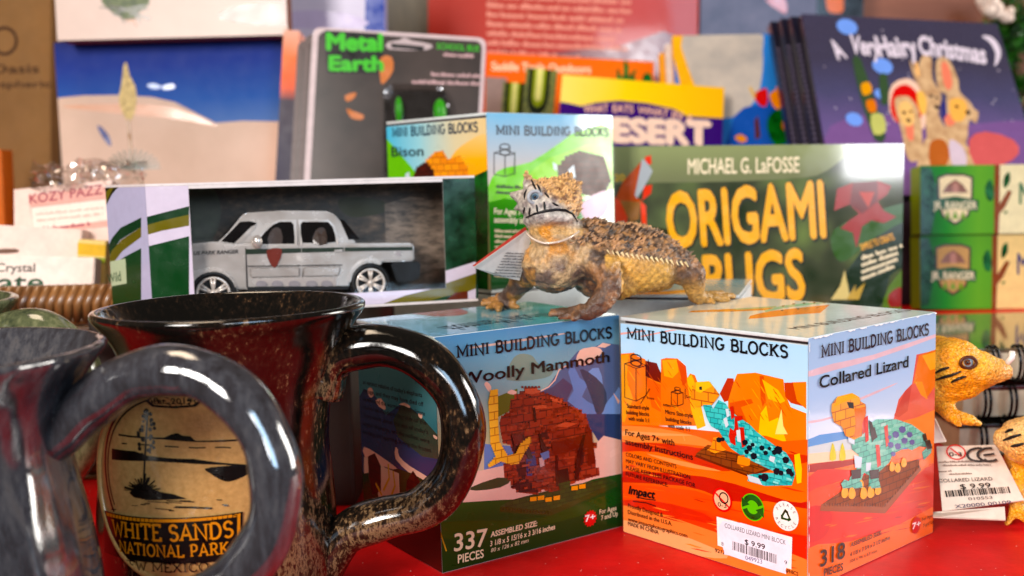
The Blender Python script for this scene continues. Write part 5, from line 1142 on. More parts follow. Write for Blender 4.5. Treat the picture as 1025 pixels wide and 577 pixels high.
A = Art(P, .003, crop=(660, 130, 3.204)); RB, RB2 = P_(150, 44, 36), P_(112, 30, 34)
A.poly(RB, [(570, 190), (620, 170), (660, 190), (700, 164), (744, 180), (730, 210), (700, 230), (720, 260), (760, 280), (720, 300), (680, 290), (650, 310), (632, 380), (620, 330), (580, 316), (610, 290), (640, 270), (610, 240), (560, 260)]); A.poly(RB2, [(620, 170), (700, 164), (700, 230), (650, 270), (610, 240)]); A.poly(P_(176, 70, 50), [(640, 200), (690, 200), (670, 250)]); A.build('paper_beetle', ob)
A = Art(P, .003, crop=(610, 140, 5.767)); A.poly(P_(176, 90, 44), [(40, 330), (80, 240), (190, 120), (200, 160), (160, 330), (200, 370), (60, 350)]); A.poly(P_(206, 78, 60), [(205, 100), (240, 90), (244, 140), (210, 150)]); A.poly(P_(206, 78, 60), [(200, 270), (246, 260), (240, 310), (190, 350)]); A.poly(P_(210, 90, 66), [(30, 330), (60, 350), (104, 440), (100, 500), (30, 480)]); A.poly(P_(214, 88, 66), [(180, 360), (210, 380), (214, 500), (186, 480)]); A.poly(P_(150, 110, 70), [(60, 350), (180, 360), (170, 460), (120, 480)]); A.poly(P_(172, 176, 180), [(190, 110), (214, 130), (250, 180), (226, 230), (160, 340), (146, 320)]); A.txt('20', (30, 240), (90, 236), 40, M((214, 180, 40), .4), .014); A.build('paper_wasp', ob)
A = Art(P, .003, crop=(660, 130, 3.204)); A.txt('SIMPLE TO CREATE', (648, 388), (754, 352), 22, YL, .014)
for k in range(4): A.words((650, 418+22*k), (776-8*k, 378+22*k), 15, CREAM, 60+k)
A.build('blurb', ob)
A = Art(P, .003, crop=(660, 130, 3.204)); A.poly(P_(206, 190, 140), [(550, 545), (580, 500), (594, 450), (606, 510), (612, 545)]); A.poly(P_(186, 160, 96), [(600, 545), (630, 495), (626, 520), (660, 490), (640, 545)]); A.build('paper_cricket', ob)

# dune prints on the left
W_ = lambda *c: M(c, .3, .2, .05, 60)
SAND = MNoise('printed_white_sand', [(.3, (.58, .40, .29)), (.7, (.72, .52, .40))], 12, .75, 5, 0)
dp, P = card('canvas_print', (54, 43), (290, 29), (58, 190), 9.0, 9.0, 8.9, .25, M((170, 160, 170), .6), 'boxed print of a white dune under deep blue sky with one tall yucca stalk', 'print', .55)
A = Art(P, crop=(0, 0, 3.942)); A.full(MGrad('printed_blue_sky', 1, 1.42, 2.40, [(0, (110, 136, 176)), (.35, (52, 96, 160)), (.65, (30, 62, 138)), (1, (24, 36, 104))], .6, 0))
A.poly(SAND, [(200, 390), (330, 378), (470, 376), (600, 384), (690, 404), (760, 440), (850, 486), (960, 478), (1160, 482), (1160, 1400), (200, 1400)]); A.poly(W_(206, 166, 142), [(240, 420), (520, 410), (700, 430), (860, 500), (700, 470), (480, 450)], 3); A.poly(P_(40, 52, 120), [(384, 500), (396, 498), (430, 536), (440, 576), (424, 570), (396, 530)], 2)
A.poly(P_(150, 170, 206), [(580, 336), (610, 330), (640, 346), (600, 352)], 2); A.poly(P_(150, 170, 206), [(640, 340), (680, 332), (690, 348), (650, 356)], 2)
A.build('dune_picture', dp)
A = Art(P, .003, crop=(0, 0, 3.942)); YU = MNoise('printed_yucca_bloom', [(.35, (.36, .23, .05)), (.65, (.72, .52, .16))], 300, .5)
A.poly(YU, [(488, 260), (500, 248), (512, 300), (534, 340), (540, 400), (530, 450), (516, 478), (496, 470), (474, 420), (470, 380), (480, 330)], 2); A.line(P_(150, 110, 60), [(506, 470), (516, 580), (524, 660)], 14)
for k in range(14):
    a = pi*(k+.5)/14; A.line(P_(70, 80, 60), [(524, 670), (524+110*cos(a), 670-80*sin(a))], 6)
A.build('yucca_stalk', dp)
up_, P = card('canvas_print', (52, -60), (284, -66), (54, 41), 8.75, 8.75, 8.72, .22, M((120, 84, 64), .6), 'pale dune print with a green bush, top left above the blue print', 'print', bev=.02)
A = Art(P, crop=(0, 0, 3.942)); A.full(MNoise('printed_pink_sand', [(.3, (.58, .42, .34)), (.7, (.72, .55, .46))], 10, .4, 4)); A.poly(W_(170, 140, 130), [(860, 60), (960, 20), (1160, 10), (1160, 100), (940, 90)], 3)
A.build('dune_picture', up_)
A = Art(P, .003, crop=(0, 0, 3.942)); BU = MNoise('printed_bush', [(.35, (.03, .06, .015)), (.7, (.16, .20, .06))], 200, .5)
A.poly(BU, [(400, 0), (420, 30), (470, 66), (520, 84), (548, 50), (590, 10), (560, -60), (420, -60)], 3)
rr = random.Random(5)
for k in range(16): A.line(P_(60, 56, 24), [(500+rr.uniform(-40, 40), 40), (500+rr.uniform(-110, 110), rr.uniform(10, 100))], 4)
A.poly(P_(170, 110, 60), [(490, 80), (530, 76), (546, 110), (520, 90)]); A.build('bush', up_)
rp, P = card('canvas_print', (286, -60), (384, -60), (286, 120), 9.6, 9.6, 9.6, .2, M((150, 150, 180), .6), 'lavender sky print with a deep blue right edge, above the green lettered pack', 'print')
A = Art(P, crop=(250, 0, 3.942)); A.full(MNoise('printed_lavender', [(.3, (.52, .47, .62)), (.7, (.66, .60, .74))], 9, .4, 4)); A.poly(P_(44, 74, 156), [(460, -200), (540, -200), (540, 700), (440, 700)]); A.poly(P_(200, 190, 214), [(120, 60), (260, 40), (440, 70), (440, 110), (120, 110)], 2); A.build('sky_picture', rp)
# kraft sign at far left
ks, P = card('kraft_sign', (-40, -40), (51, -40), (-38, 225), 9.7, 9.6, 9.6, .15, M((138, 110, 78), .75, 0, .2, 14, 0, .3, 120), 'brown kraft paper sign with a ring and dark lettering at far left', 'sign')
A = Art(P, crop=(0, 10, 6.41)); INKB = M((66, 40, 18), .7); A.ring(INKB, (28, 200), 84, .24); A.txt('Oasis', (-60, 408), (250, 404), 58, INKB, .014); A.txt('Atmospheric', (-260, 500), (326, 498), 46, INKB, .014); A.build('sign_lettering', ks)
wp, P = card('wooden_post', (-40, 150), (1, 150), (-40, 230), 8.6, 8.6, 8.6, .2, M((196, 120, 56), .4), 'orange brown wooden post at the left picture edge', 'post', .55, body='post')
# interpretive posters behind
rdp, P = card('poster', (428, -40), (700, -40), (432, 160), 11.6, 11.6, 11.6, .12, M((120, 50, 36), .6), 'brick red poster with lines of white text behind the books', 'poster', .55)
A = Art(P, crop=(400, 0, 3.203)); A.full(MGrad('printed_red_earth', 0, 0, 2.9, [(0, (176, 66, 42)), (.4, (178, 74, 62)), (.8, (190, 98, 96)), (1, (196, 104, 100))], .4, .2, .2)); A.poly(P_(124, 50, 52), [(420, 180), (700, 150), (960, 150), (960, 900), (280, 900), (280, 220)], 2)
for k in range(7): A.words((280, -12+30*k+6), ((740, 735, 715, 710, 690, 730, 575)[k], 4+30*k+10), 17, M((226, 168, 152), .5), 80+k)
A.build('poster_print', rdp)
nv, P = card('poster', (702, -40), (866, -40), (702, 150), 11.5, 11.5, 11.5, .12, M((60, 58, 80), .6), 'dusky blue poster with pink cloud streaks right of the brick red one', 'poster', .55)
A = Art(P, crop=(750, 0, 3.727)); A.full(MNoise('printed_dusk', [(.35, (.055, .065, .13)), (.6, (.12, .12, .20)), (.75, (.36, .22, .24))], 16, .4, 4)); A.poly(P_(30, 26, 28), [(250, -100), (440, -100), (440, 600), (250, 600)]); A.poly(P_(206, 120, 40), [(290, -40), (340, -40), (352, 40), (320, 50), (290, 36)], 2); A.poly(P_(190, 130, 130), [(60, 0), (130, -10), (140, 50), (110, 40)], 2); A.build('poster_print', nv)
bd, P = card('wooden_board', (858, -40), (1090, -40), (858, 120), 12.2, 12.2, 12.2, .2, MNoise('red_brown_plank', [(.3, (.16, .045, .02)), (.7, (.30, .10, .05))], 18, .5, 5, stretch=(.3, 1, 2)), 'red brown wooden board at upper right behind the night sky book', 'board', .55, body='plank')
tnp, P = card('wooden_board', (384, -40), (431, -40), (384, 100), 12.0, 12.0, 12.0, .2, MNoise('olive_plank', [(.3, (.035, .025, .012)), (.7, (.16, .12, .06))], 30, .5, 4, stretch=(1.6, 1, .3)), 'dim olive brown wooden board between the lavender print and red poster', 'board', .55, body='plank')
# blister packs
def pack(tl, tr, bl, ds, label, front):
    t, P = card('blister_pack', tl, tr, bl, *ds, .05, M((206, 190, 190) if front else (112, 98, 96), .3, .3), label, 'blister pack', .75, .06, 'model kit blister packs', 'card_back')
    A = Art(P); A.rect(MNoise('printed_charcoal', [(.35, (.020, .013, .011)), (.7, (.075, .050, .042))], 14, .25, 3, .5), .045, .05, P.W-.03, P.H-.03, .05); A.build('printed_card', t)
    if not front: return
    GN = M((88, 182, 48), .35, .2)
    A = Art(P, .0034, crop=(250, 0, 3.942)); A.poly(M((16, 14, 14), .3, .4), [(296, 120), (520, 134), (528, 290), (306, 288)]); A.txt('Metal', (306, 196), (520, 200), 66, GN, .05); A.txt('Earth', (316, 278), (524, 280), 58, GN, .045); A.build('title_lettering', t)
    A = Art(P, .0034, crop=(250, 0, 3.942)); A.txt('SCHOOL BUS', (738, 194), (904, 204), 24, GN, .014)
    for k, (x0, y, x1) in enumerate(((764, 222, 880), (716, 300, 914), (640, 330, 914))): A.words((x0, y), (x1, y+8), 15, M((206, 176, 176), .4), 120+k)
    A.build('small_print', t)
    A = Art(P, .0034, crop=(250, 0, 3.942)); A.poly(M((190, 176, 176), .3), [(545, 168), (590, 160), (610, 148), (640, 162), (716, 176), (700, 198), (550, 196)], 2); A.poly(M((14, 10, 10), .6), [(556, 172), (690, 184), (684, 200), (560, 190)]); A.build('hang_hole', t)
    A = Art(P, .0034, crop=(250, 0, 3.942)); 
    for q in ([(376, 378), (420, 366), (410, 390), (384, 402)], [(382, 430), (410, 440), (450, 456), (440, 474), (400, 466)], [(515, 230), (560, 226), (566, 280), (530, 330), (516, 320)]): A.poly(P_(196, 134, 96), q, 2)
    A.build('printed_model', t)
    A = Art(P, .003, crop=(250, 0, 3.942)); A.poly(M((20, 14, 12), .3, .6), [(530, 356), (770, 360), (790, 440), (790, 900), (530, 900)]); A.build('tray', t)
    q = [P.uv(250+x/3.942, y/3.942) for x, y in ((532, 700), (532, 372), (552, 346), (740, 346), (766, 362), (790, 430), (792, 700))]
    g = G(); PB = Panel(P.pt(0, 0, .14), P.U, P.V); g.prism(q, MFilm('blister_plastic', (.93, .9, .9), .06, .16, .3), PB, .13, bev=.02); g.build('blister', t)
    for x0, x1, y0 in ((576, 606, 404), (726, 776, 412)):
        g = G(); c = P.uv(250+(x0+x1)/2/3.942, (y0+40)/3.942); g.ball(P.pt(c[0], c[1], .07), ((x1-x0)/7.9/F*8, .05, .10), GN); g.build('green_part', t)
pack((313, 27), (487, 38), (316, 178), (8.05, 8.1, 7.9), 'black blister pack with bright green title lettering, front of its row', True)
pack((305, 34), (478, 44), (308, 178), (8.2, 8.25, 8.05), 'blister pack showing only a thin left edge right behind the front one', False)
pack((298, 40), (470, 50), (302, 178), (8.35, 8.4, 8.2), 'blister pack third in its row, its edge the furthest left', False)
og, P = card('picture_card', (284, 30), (300, 31), (290, 178), 8.7, 8.7, 8.6, .3, M((214, 160, 140), .5), 'narrow card edge of orange and violet between blue print and blister packs', 'card', .55)
A = Art(P, crop=(250, 0, 3.942)); A.full(MGrad('printed_sunset_edge', 1, 1.3, 2.3, [(0, (50, 40, 70)), (.45, (60, 46, 66)), (.55, (220, 110, 40)), (.8, (224, 130, 70)), (1, (220, 170, 150))], .4)); A.build('sunset_picture', og)
tr_ = thing('display_tray', at(322, 178, 7.6), 'shallow black plastic tray under the blister packs', 'tray'); c = at(322, 164, 7.55)
g = G(); bmat = M((16, 13, 12), .22, .5); g.box((c.x, 7.95, .70), (.95, .8, .06), bmat, bev=.01); g.build('floor', tr_); g = G()
for q, sz in (((c.x, 7.56, (at(322, 153, 7.55).z+.67)/2), (.95, .03, at(322, 153, 7.55).z-.67)), ((c.x-.46, 7.95, 1.1), (.03, .8, .9))): g.box(q, sz, bmat, bev=.008)
g.tube([at(264, 153, 7.53), at(385, 156, 7.53)], .02, bmat); g.build('wall', tr_)
g = G(); g.box((c.x+.06, 7.53, at(322, 166, 7.53).z), (.7, .02, .06), M((40, 34, 30), .12, .8), bev=.008); g.build('rail', tr_)
tr_.location.z = .067
# book row
bo, P = card('book', (487, 53), (655, 62), (490, 140), 10.6, 10.6, 10.4, .2, M((226, 120, 20), .4), 'orange book with white lettering and a green cactus, behind the desert book', 'book', .55)
A = Art(P, crop=(480, 40, 5.125)); A.full(MGrad('printed_orange_cover', 0, 0, 1.7, [(0, (226, 120, 20)), (1, (226, 132, 10))], .3, .2)); A.poly(M((150, 130, 124), .5), [(30, 190), (140, 196), (140, 500), (30, 500)])
A.txt('Saddle Trails Outdoors', (62, 156), (570, 172), 44, CREAM, .014)
CG = P_(36, 140, 74)
for q in ([(738, 220), (740, 110), (752, 106), (764, 130), (766, 220)], [(700, 216), (704, 150), (716, 150), (720, 180), (742, 190), (742, 210)], [(830, 220), (840, 180), (860, 168), (880, 180), (890, 226)], [(720, 224), (730, 190), (800, 190), (800, 224)], [(764, 190), (800, 150), (806, 160), (780, 210)]): A.poly(CG, q)
A.build('cover_print', bo)
def snake(tl, tr, bl, d, label, seed):
    t, P = card('patterned_booklet', tl, tr, bl, d, d, d-.1, .12, M((60, 50, 56), .5), label, 'booklet', .55, group='snake pattern booklets')
    A = Art(P); A.full(MNoise('printed_olive_scales', [(.4, (.05, .07, .01)), (.6, (.22, .22, .02))], 380, .4)); cx = P.W*.45; 
    for w_, m, sh in ((.34, P_(40, 46, 24), 0), (.2, P_(150, 160, 40), 0), (.1, M((220, 214, 150), .4), 0)): A.uvpoly(m, [(cx-w_*P.W, P.H), (cx+w_*P.W, P.H)]+arc(cx, P.H-.24, w_*P.W, .18*w_*3, 0, -180, 10))
    A.build('cover_print', t)
snake((504, 82), (530, 84), (507, 118), 9.7, 'slim booklet with green U shaped snake pattern, left of its pair', 1); snake((527, 68), (558, 71), (532, 118), 9.6, 'taller booklet with yellow green U shaped snake pattern beside the yellow book', 2)
db, P = card('book', (563, 75), (725, 88), (575, 150), 9.35, 9.3, 9.1, .14, M((232, 214, 150), .5), 'yellow book with purple band and big cream lettering behind the green cover', 'book', .55)
A = Art(P, crop=(480, 40, 5.125)); A.full(MGrad('printed_yellow_cover', 0, 0, 1.5, [(0, (240, 216, 140)), (.35, (240, 206, 80)), (1, (234, 184, 10))], .3, .3))
PUR = P_(62, 24, 110); A.poly(PUR, [(380, 318), (440, 322), (520, 340), (600, 322), (720, 312), (860, 326), (1000, 356), (1060, 392), (1180, 400), (1330, 408), (1330, 1400), (380, 1400)])
A.crop = (480, 0, 3.942)
for st, x0, y0, x1, y1 in (('WHAT', 412, 446, 508, 442), ('EATS', 526, 442, 606, 446), ('WHAT', 624, 448, 744, 462), ('IN', 758, 466, 796, 472), ('A', 812, 478, 838, 486)): A.txt(st, (x0, y0), (x1, y1), 30, M((230, 190, 170), .4), .014)
A.txt('DESERT', (420, 552), (906, 572), 92, M((232, 206, 190), .4), .06); A.build('cover_print', db)
for k, (tl, tr, d, m, lb) in enumerate((((673, 36), (786, 34), 9.75, (232, 176, 20), 'yellow spined picture book with a huge pale moon on its cover'), ((666, 44), (780, 42), 9.9, (226, 216, 210), 'white spined picture book tucked behind the moon cover'), ((660, 53), (774, 51), 10.05, (236, 178, 24), 'yellow spined picture book, rearmost of three beside the purple band'))):
    t, P = card('picture_book', tl, tr, (tl[0]+22, 150), d, d, d-.35, .1, M(m, .4), lb, 'book', .55, group='moon picture books')
    if k: continue
    A = Art(P, crop=(655, 25, 4.613)); A.full(P_(70, 130, 190)); A.poly(M((236, 182, 20), .35), [(60, 40), (134, 46), (190, 290), (210, 400), (150, 400)])
    A.poly(MNoise('printed_moon', [(.3, (.36, .32, .29)), (.7, (.68, .56, .45))], 22, .3, 5, .2), [(134, 30), (470, 30), (500, 120), (496, 240), (470, 340), (400, 410), (330, 430), (240, 420), (190, 290)], 3)
    A.poly(P_(44, 90, 160), [(370, 420), (470, 370), (600, 300), (700, 330), (700, 700), (340, 700)], 2)
    A.poly(P_(196, 24, 40), [(456, 326), (500, 296), (522, 300), (520, 370), (490, 374)], 2); A.poly(P_(214, 180, 120), [(434, 290), (446, 284), (470, 330), (456, 336)]); A.poly(P_(226, 150, 40), [(530, 320), (560, 300), (576, 236), (596, 250), (600, 360), (570, 390), (545, 370)], 2); A.poly(P_(226, 176, 140), [(588, 350), (620, 340), (640, 400), (600, 420)], 2); A.poly(P_(40, 120, 50), [(520, 480), (530, 420), (570, 390), (620, 410), (640, 520), (560, 560)], 2); A.poly(P_(190, 120, 50), [(590, 450), (640, 430), (650, 480), (600, 490)], 2); A.poly(P_(96, 50, 40), [(462, 440), (480, 420), (490, 520), (466, 530)]); A.poly(P_(220, 150, 60), [(370, 520), (400, 506), (430, 530), (400, 545)], 2)
    A.build('cover_print', t)
# night sky books
NIGHT = MGrad('printed_night', 1, .2, 1.35, [(0, (136, 108, 150)), (.35, (112, 98, 138)), (.7, (84, 82, 110)), (1, (74, 70, 88))], .28, .4, .18)
LET = M((214, 204, 214), .4)
for k, (x, y, d) in enumerate(((802, 14, 9.3), (791, 16, 9.45), (781, 18, 9.6), (771, 21, 9.75))):
    dx = x-802
    t, P = card('storybook', (x, y), (998+dx, 24+(y-14)), (832+dx, 150), d, d+.1, d*.912, .10, M((30, 28, 48), .35, .3), ('night blue storybook with cream title, red hooded animal and crescent moon, front copy', 'night blue storybook spine directly left of the front cover', 'middle night blue storybook spine of the row of three', 'night blue storybook spine furthest left, beside the moon picture book')[k], 'book', 1.455, group='night blue storybooks')
    if k:
        PS = Panel(P.pt(0, 0, -.1), P.N, P.V, .1, P.H); PS = Panel(P.pt(-.001, 0, -.1), P.N, P.V, .1, P.H); A = Art(PS, -.001, step=-.0001)
        A = Art(Panel(P.pt(0, 0, 0), P.U, P.V, P.W, P.H)); 
        for j in range(22): A.rect(M((120, 112, 130), .4), .016, P.H-.35-j*.055, .040, P.H-.325-j*.055)
        A.build('spine_lettering', t); continue
    A = Art(P, crop=(820, 10, 3.605)); A.full(NIGHT)
    A.poly(P_(126, 98, 142), [(40, 420), (240, 380), (460, 420), (700, 400), (800, 440), (800, 700), (40, 700)], 2)
    rr = random.Random(2)
    for j in range(26): A.disc(LET, (rr.uniform(0, 700), rr.uniform(20, 420)), rr.uniform(1, 3), 6)
    A.build('cover_print', t)
    A = Art(P, .003, crop=(720, 0, 3.354)); A.txt('A', (398, 200), (428, 194), 62, LET, .04); A.txt('Very', (444, 178), (540, 190), 60, LET, .04); A.txt('Hairy', (540, 190), (668, 190), 66, LET, .04); A.txt('Christmas', (672, 182), (896, 214), 62, LET, .04); A.build('title_lettering', t)
    A = Art(P, .003, crop=(820, 10, 3.605)); A.poly(LET, [(586, 96), (620, 98), (648, 130), (654, 170), (632, 206), (636, 160), (616, 120)], 3); A.build('crescent_moon', t)
    A = Art(P, .003, crop=(820, 10, 3.605)); BL2 = P_(130, 160, 220); CC = P_(70, 90, 66)
    for (x, y, r) in ((100, 62, 28), (228, 204, 28), (126, 396, 24), (222, 304, 18)): A.disc(BL2, (x, y), r)
    for q, m in (([(120, 180), (150, 180), (200, 330), (240, 460), (200, 470), (150, 320)], CC), ([(216, 240), (244, 236), (250, 330), (224, 340)], CC), ([(150, 270), (180, 262), (190, 296), (160, 310)], P_(214, 160, 60)), ([(168, 330), (200, 326), (206, 366), (180, 370)], P_(206, 130, 60)), ([(186, 380), (230, 380), (240, 440), (196, 450)], P_(190, 190, 130))): A.poly(m, q, 2)
    A.build('cactus_picture', t)
    A = Art(P, .003, crop=(820, 10, 3.605)); FUR = MNoise('printed_tawny_fur', [(.35, (.42, .22, .10)), (.65, (.66, .42, .22))], 120, .4); PK = P_(220, 140, 120)
    A.poly(P_(226, 196, 180), [(250, 330), (262, 272), (310, 248), (352, 266), (374, 320), (386, 400), (360, 440), (270, 400)], 2); A.poly(P_(196, 40, 44), [(258, 330), (272, 286), (310, 270), (344, 290), (366, 340), (362, 410), (300, 420), (262, 380)], 2)
    for q in ([(270, 330), (300, 312), (330, 320), (360, 370), (372, 480), (360, 540), (320, 540), (296, 440)], [(326, 180), (350, 220), (372, 166), (404, 176), (408, 250), (440, 310), (430, 380), (470, 460), (440, 500), (390, 470), (380, 330), (340, 240)], [(420, 200), (440, 170), (470, 186), (500, 250), (506, 296), (540, 330), (560, 360), (574, 370), (566, 410), (540, 400), (530, 480), (480, 480), (450, 400), (460, 310), (430, 290)], [(380, 470), (470, 440), (540, 500), (560, 640), (360, 640)]): A.poly(FUR, q, 3)
    for q in ([(440, 196), (462, 194), (480, 260), (470, 290), (450, 270)], [(450, 380), (480, 380), (490, 410), (462, 420)], [(310, 380), (336, 390), (340, 470), (316, 460)]): A.poly(PK, q, 2)
    for q, c in (([(352, 300), (372, 296), (388, 330), (380, 380), (360, 360)], (226, 186, 120)), ([(470, 330), (510, 320), (534, 350), (520, 400), (480, 396)], (226, 180, 116)), ([(286, 350), (306, 330), (330, 340), (344, 390), (330, 420), (300, 410)], (226, 190, 140)), ([(400, 480), (450, 470), (470, 530), (440, 580), (400, 560)], (176, 110, 70)), ([(470, 470), (520, 500), (530, 560), (480, 560)], (206, 190, 200)), ([(344, 196), (352, 190), (362, 236), (352, 236)], (240, 190, 140))): A.poly(P_(*c), q, 3)
    for x, y, r in ((404, 312, 6), (424, 318, 5), (496, 350, 6), (306, 372, 6), (330, 368, 5), (424, 352, 8), (536, 372, 8), (322, 400, 7)): A.disc(P_(50, 34, 34), (x, y), r, 8)
    A.poly(P_(60, 60, 120), [(440, 340), (458, 330), (460, 380), (446, 400)]); A.poly(P_(196, 110, 110), [(540, 470), (600, 440), (700, 470), (720, 520), (660, 560), (560, 560)], 2)
    A.build('animal_picture', t)
# junior ranger boxes
for k, (y0, y1, lb) in enumerate(((236, 310, 'lower of two green and tan boxes with a badge, shaded one beneath its twin'), (166, 235, 'upper green and cream box with a pale badge and brown tree trunk'))):
    P0 = pxpanel((921, y0), (1090, y0-2), (921, y1), 8.0, 8.0, 8.0); zb = (.552, 1.105)[k]
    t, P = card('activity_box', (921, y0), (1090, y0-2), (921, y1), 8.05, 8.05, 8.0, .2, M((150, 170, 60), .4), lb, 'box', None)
    dz = zb-P.O.z; zz = P.pt(0, P.H, 0).z; P.O = Vector((P.O.x, P.O.y, P.O.z)); 
    A = Art(P, crop=(915, 160, 3.609)); oy = (254, 0)[k]
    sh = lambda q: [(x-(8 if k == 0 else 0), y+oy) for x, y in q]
    A.full(MGrad('printed_leaf_green', 0, 0, .62, [(0, (20, 100, 46)), (.3, (50, 134, 30)), (.7, (110, 160, 30)), (1, (96, 150, 34))], .4, .0))
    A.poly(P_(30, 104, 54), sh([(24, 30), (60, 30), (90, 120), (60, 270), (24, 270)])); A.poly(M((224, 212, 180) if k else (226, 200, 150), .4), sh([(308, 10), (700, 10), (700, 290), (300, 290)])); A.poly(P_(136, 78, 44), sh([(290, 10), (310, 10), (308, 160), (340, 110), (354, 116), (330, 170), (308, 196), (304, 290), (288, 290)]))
    for q in ([(326, 60), (344, 44), (346, 80), (328, 104), (322, 90)], [(322, 190), (338, 184), (332, 196)], [(256, 100), (276, 70), (290, 120), (280, 150), (262, 140)]): A.poly(P_(40, 120, 60), sh(q), 2)
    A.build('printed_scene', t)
    A = Art(P, .003, crop=(915, 160, 3.609)); BW = P_(72, 44, 40); CRM = M((222, 206, 176) if k else (184, 150, 104), .4); GR = P_(56, 92, 60)  # lower box gets a darker badge cream, its shade painted into the colour
    A.poly(BW, sh([(82, 62), (116, 50), (180, 50), (214, 62), (212, 160), (196, 206), (148, 238), (100, 206), (84, 160)])); A.poly(CRM, sh([(90, 68), (118, 58), (178, 58), (206, 68), (204, 158), (190, 200), (148, 228), (106, 200), (92, 158)])); A.poly(P_(140, 104, 92), sh([(100, 120), (120, 90), (148, 72), (176, 90), (196, 120)])); A.poly(P_(180, 140, 130), sh([(138, 90), (148, 80), (160, 90), (160, 120), (138, 120)]))
    A.poly(GR, sh([(62, 146), (148, 132), (234, 146), (230, 188), (148, 176), (66, 188)])); A.txt('JR. RANGER', *[sh([p])[0] for p in ((70, 178), (226, 178))], 28, CREAM, .014)
    for x in (120, 148, 176): A.poly(P_(120, 150, 50), sh([(x-12, 214), (x, 184), (x+12, 214)]))
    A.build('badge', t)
    A = Art(P, .003, crop=(915, 160, 3.609)); A.txt('MEMORY', *[sh([p])[0] for p in ((380, 160), (640, 160))], 80, M((60, 56, 110) if k == 0 else (40, 110, 80), .4), .014); A.build('title_lettering', t)
# wire bound notebooks
NBM = [MNoise('printed_wild_cover', [(.3, (.05, .06, .03)), (.5, (.20, .13, .07)), (.62, (.14, .17, .05)), (.75, (.42, .32, .20))], 30, .08, 4, .7), M((70, 34, 28), .25, .4), M((46, 40, 34), .3, .4)]
for k, (z, lb) in enumerate(((.10, 'wire bound notebook lowest in its pile beside the orange box'), (.31, 'dark covered wire bound notebook, middle of its pile'), (.53, 'glossy brown and green wire bound notebook on top of its pile'))):
    x0, x1, y0, y1 = 2.50+.03*k, 4.6, 5.92+.03*(k % 2), 7.35; cx = (x0+x1)/2
    t = thing('spiral_notebook', (cx, (y0+y1)/2, z-.1), lb, 'notebook', 'wire bound notebooks in a pile'); g = G()
    g.box((cx, (y0+y1)/2, z-.02), (x1-x0-.02, y1-y0-.04, .15), M((196, 186, 166), .7)); g.build('pages', t)
    g = G(); g.box((cx, (y0+y1)/2, z+.072), (x1-x0, y1-y0, .022), NBM[2-k] if k != 2 else NBM[0], bev=.006); g.build('cover', t)
    WI = M((20, 20, 24), .25, .3, .1, 160, .8)
    for j in range(14):
        for o_ in (0, .028):
            g = G(); x = x0+.10+j*.145+o_; c = Vector((x, y0, z)); g.tube([c+Vector((0, -.07*cos(a)+.0, .098*sin(a)+.0)) for a in [2*pi*i/18 for i in range(18)]], .0095, WI, 6, True); 
            if o_ == 0: gg = g
            else: g.build('wire_ring', t)
        gg.build('wire_ring', t)
# ================================================================== LEFT BASKET AND PACKETS
bs = thing('wicker_basket', (-3.3, 6.5, 0), 'honey brown wicker basket holding white packets behind the mugs', 'basket')
WK = MNoise('honey_wicker', [(.3, (.10, .035, .010)), (.7, (.30, .125, .035))], 90, .35, 4, .3, stretch=(1, 1, .4)); g = G()
zt = at(60, 292, 6.0).z
x = -4.4
while x < -2.2:
    g.tube([(x, 5.93, zt-.16), (x+.02, 5.90, zt-.06), (x+.05, 5.93, zt+.02), (x+.07, 6.02, zt+.015), (x+.075, 6.06, zt-.06)], .026, WK, 7); x += .052
g.tube([(-4.4, 5.97, zt-.03), (-2.2, 5.97, zt-.03)], .05, WK, 8); g.build('rim', bs)
g = G()
for j in range(22):
    z = zt-.16-j*.05; g.tube([(-4.4+i*.11, 5.95+(.018 if (i+j) % 2 else -.018), z) for i in range(21)], .026, WK, 6); g.tube([(-2.2, 5.97+i*.1, z) for i in range(12)], .026, WK, 6)
g.box((-3.3, 6.5, .02), (2.2, 1.1, .04), WK); g.build('wall', bs)
kz, P = card('packet', (14, 190), (112, 180), (32, 246), 6.75, 6.7, 6.65, .14, M((226, 200, 190), .45), 'white packet with plum lettering in crinkled clear wrap, upright in the basket', 'packet', .9)
A = Art(P, crop=(0, 140, 3.208)); PLM = M((150, 70, 84), .45); A.full(M((226, 204, 194), .35, .2)); A.poly(M((214, 170, 160), .4), [(90, 180), (345, 150), (350, 280), (112, 304)]); A.poly(M((232, 216, 206), .4), [(100, 220), (340, 192), (346, 258), (110, 292)]); A.txt('KOZY PAZZ', (96, 206), (330, 174), 32, PLM, .014); A.words((108, 296), (290, 276), 14, PLM, 7)
A.words((116, 244), (330, 222), 9, M((196, 170, 160), .5), 9); A.words((118, 264), (330, 242), 9, M((196, 170, 160), .5), 10); A.build('printed_label', kz)
def crumple(name, parent, c, sx, sz, seed, m, depth=.08):
    g = G(); n = 18; vs = []
    for i in range(n+1):
        for j in range(n//2+1):
            u, v = i/n-.5, j/(n//2)-.5; p = Vector(c)+Vector((u*sx, 0, v*sz)); k = noise.noise(Vector((u*5, v*5, seed)))+.6*noise.noise(Vector((u*13, v*13, seed+4))); vs.append(p+Vector((.03*noise.noise(Vector((v*9, u*9, seed))), k*depth, .05*noise.noise(Vector((u*7, seed, v*7))))))
    h = n//2+1; g.faces(vs, [(i*h+j, (i+1)*h+j, (i+1)*h+j+1, i*h+j+1) for i in range(n) for j in range(h-1)], m, False); return g.build(name, parent)
FILM = MFilm('crinkled_wrap', (.95, .92, .9), .12, .22, .5)
crumple('clear_wrap', kz, at(72, 176, 6.7), .50, .17, 1, FILM); crumple('clear_wrap', kz, at(112, 174, 6.75), .42, .15, 5, FILM)
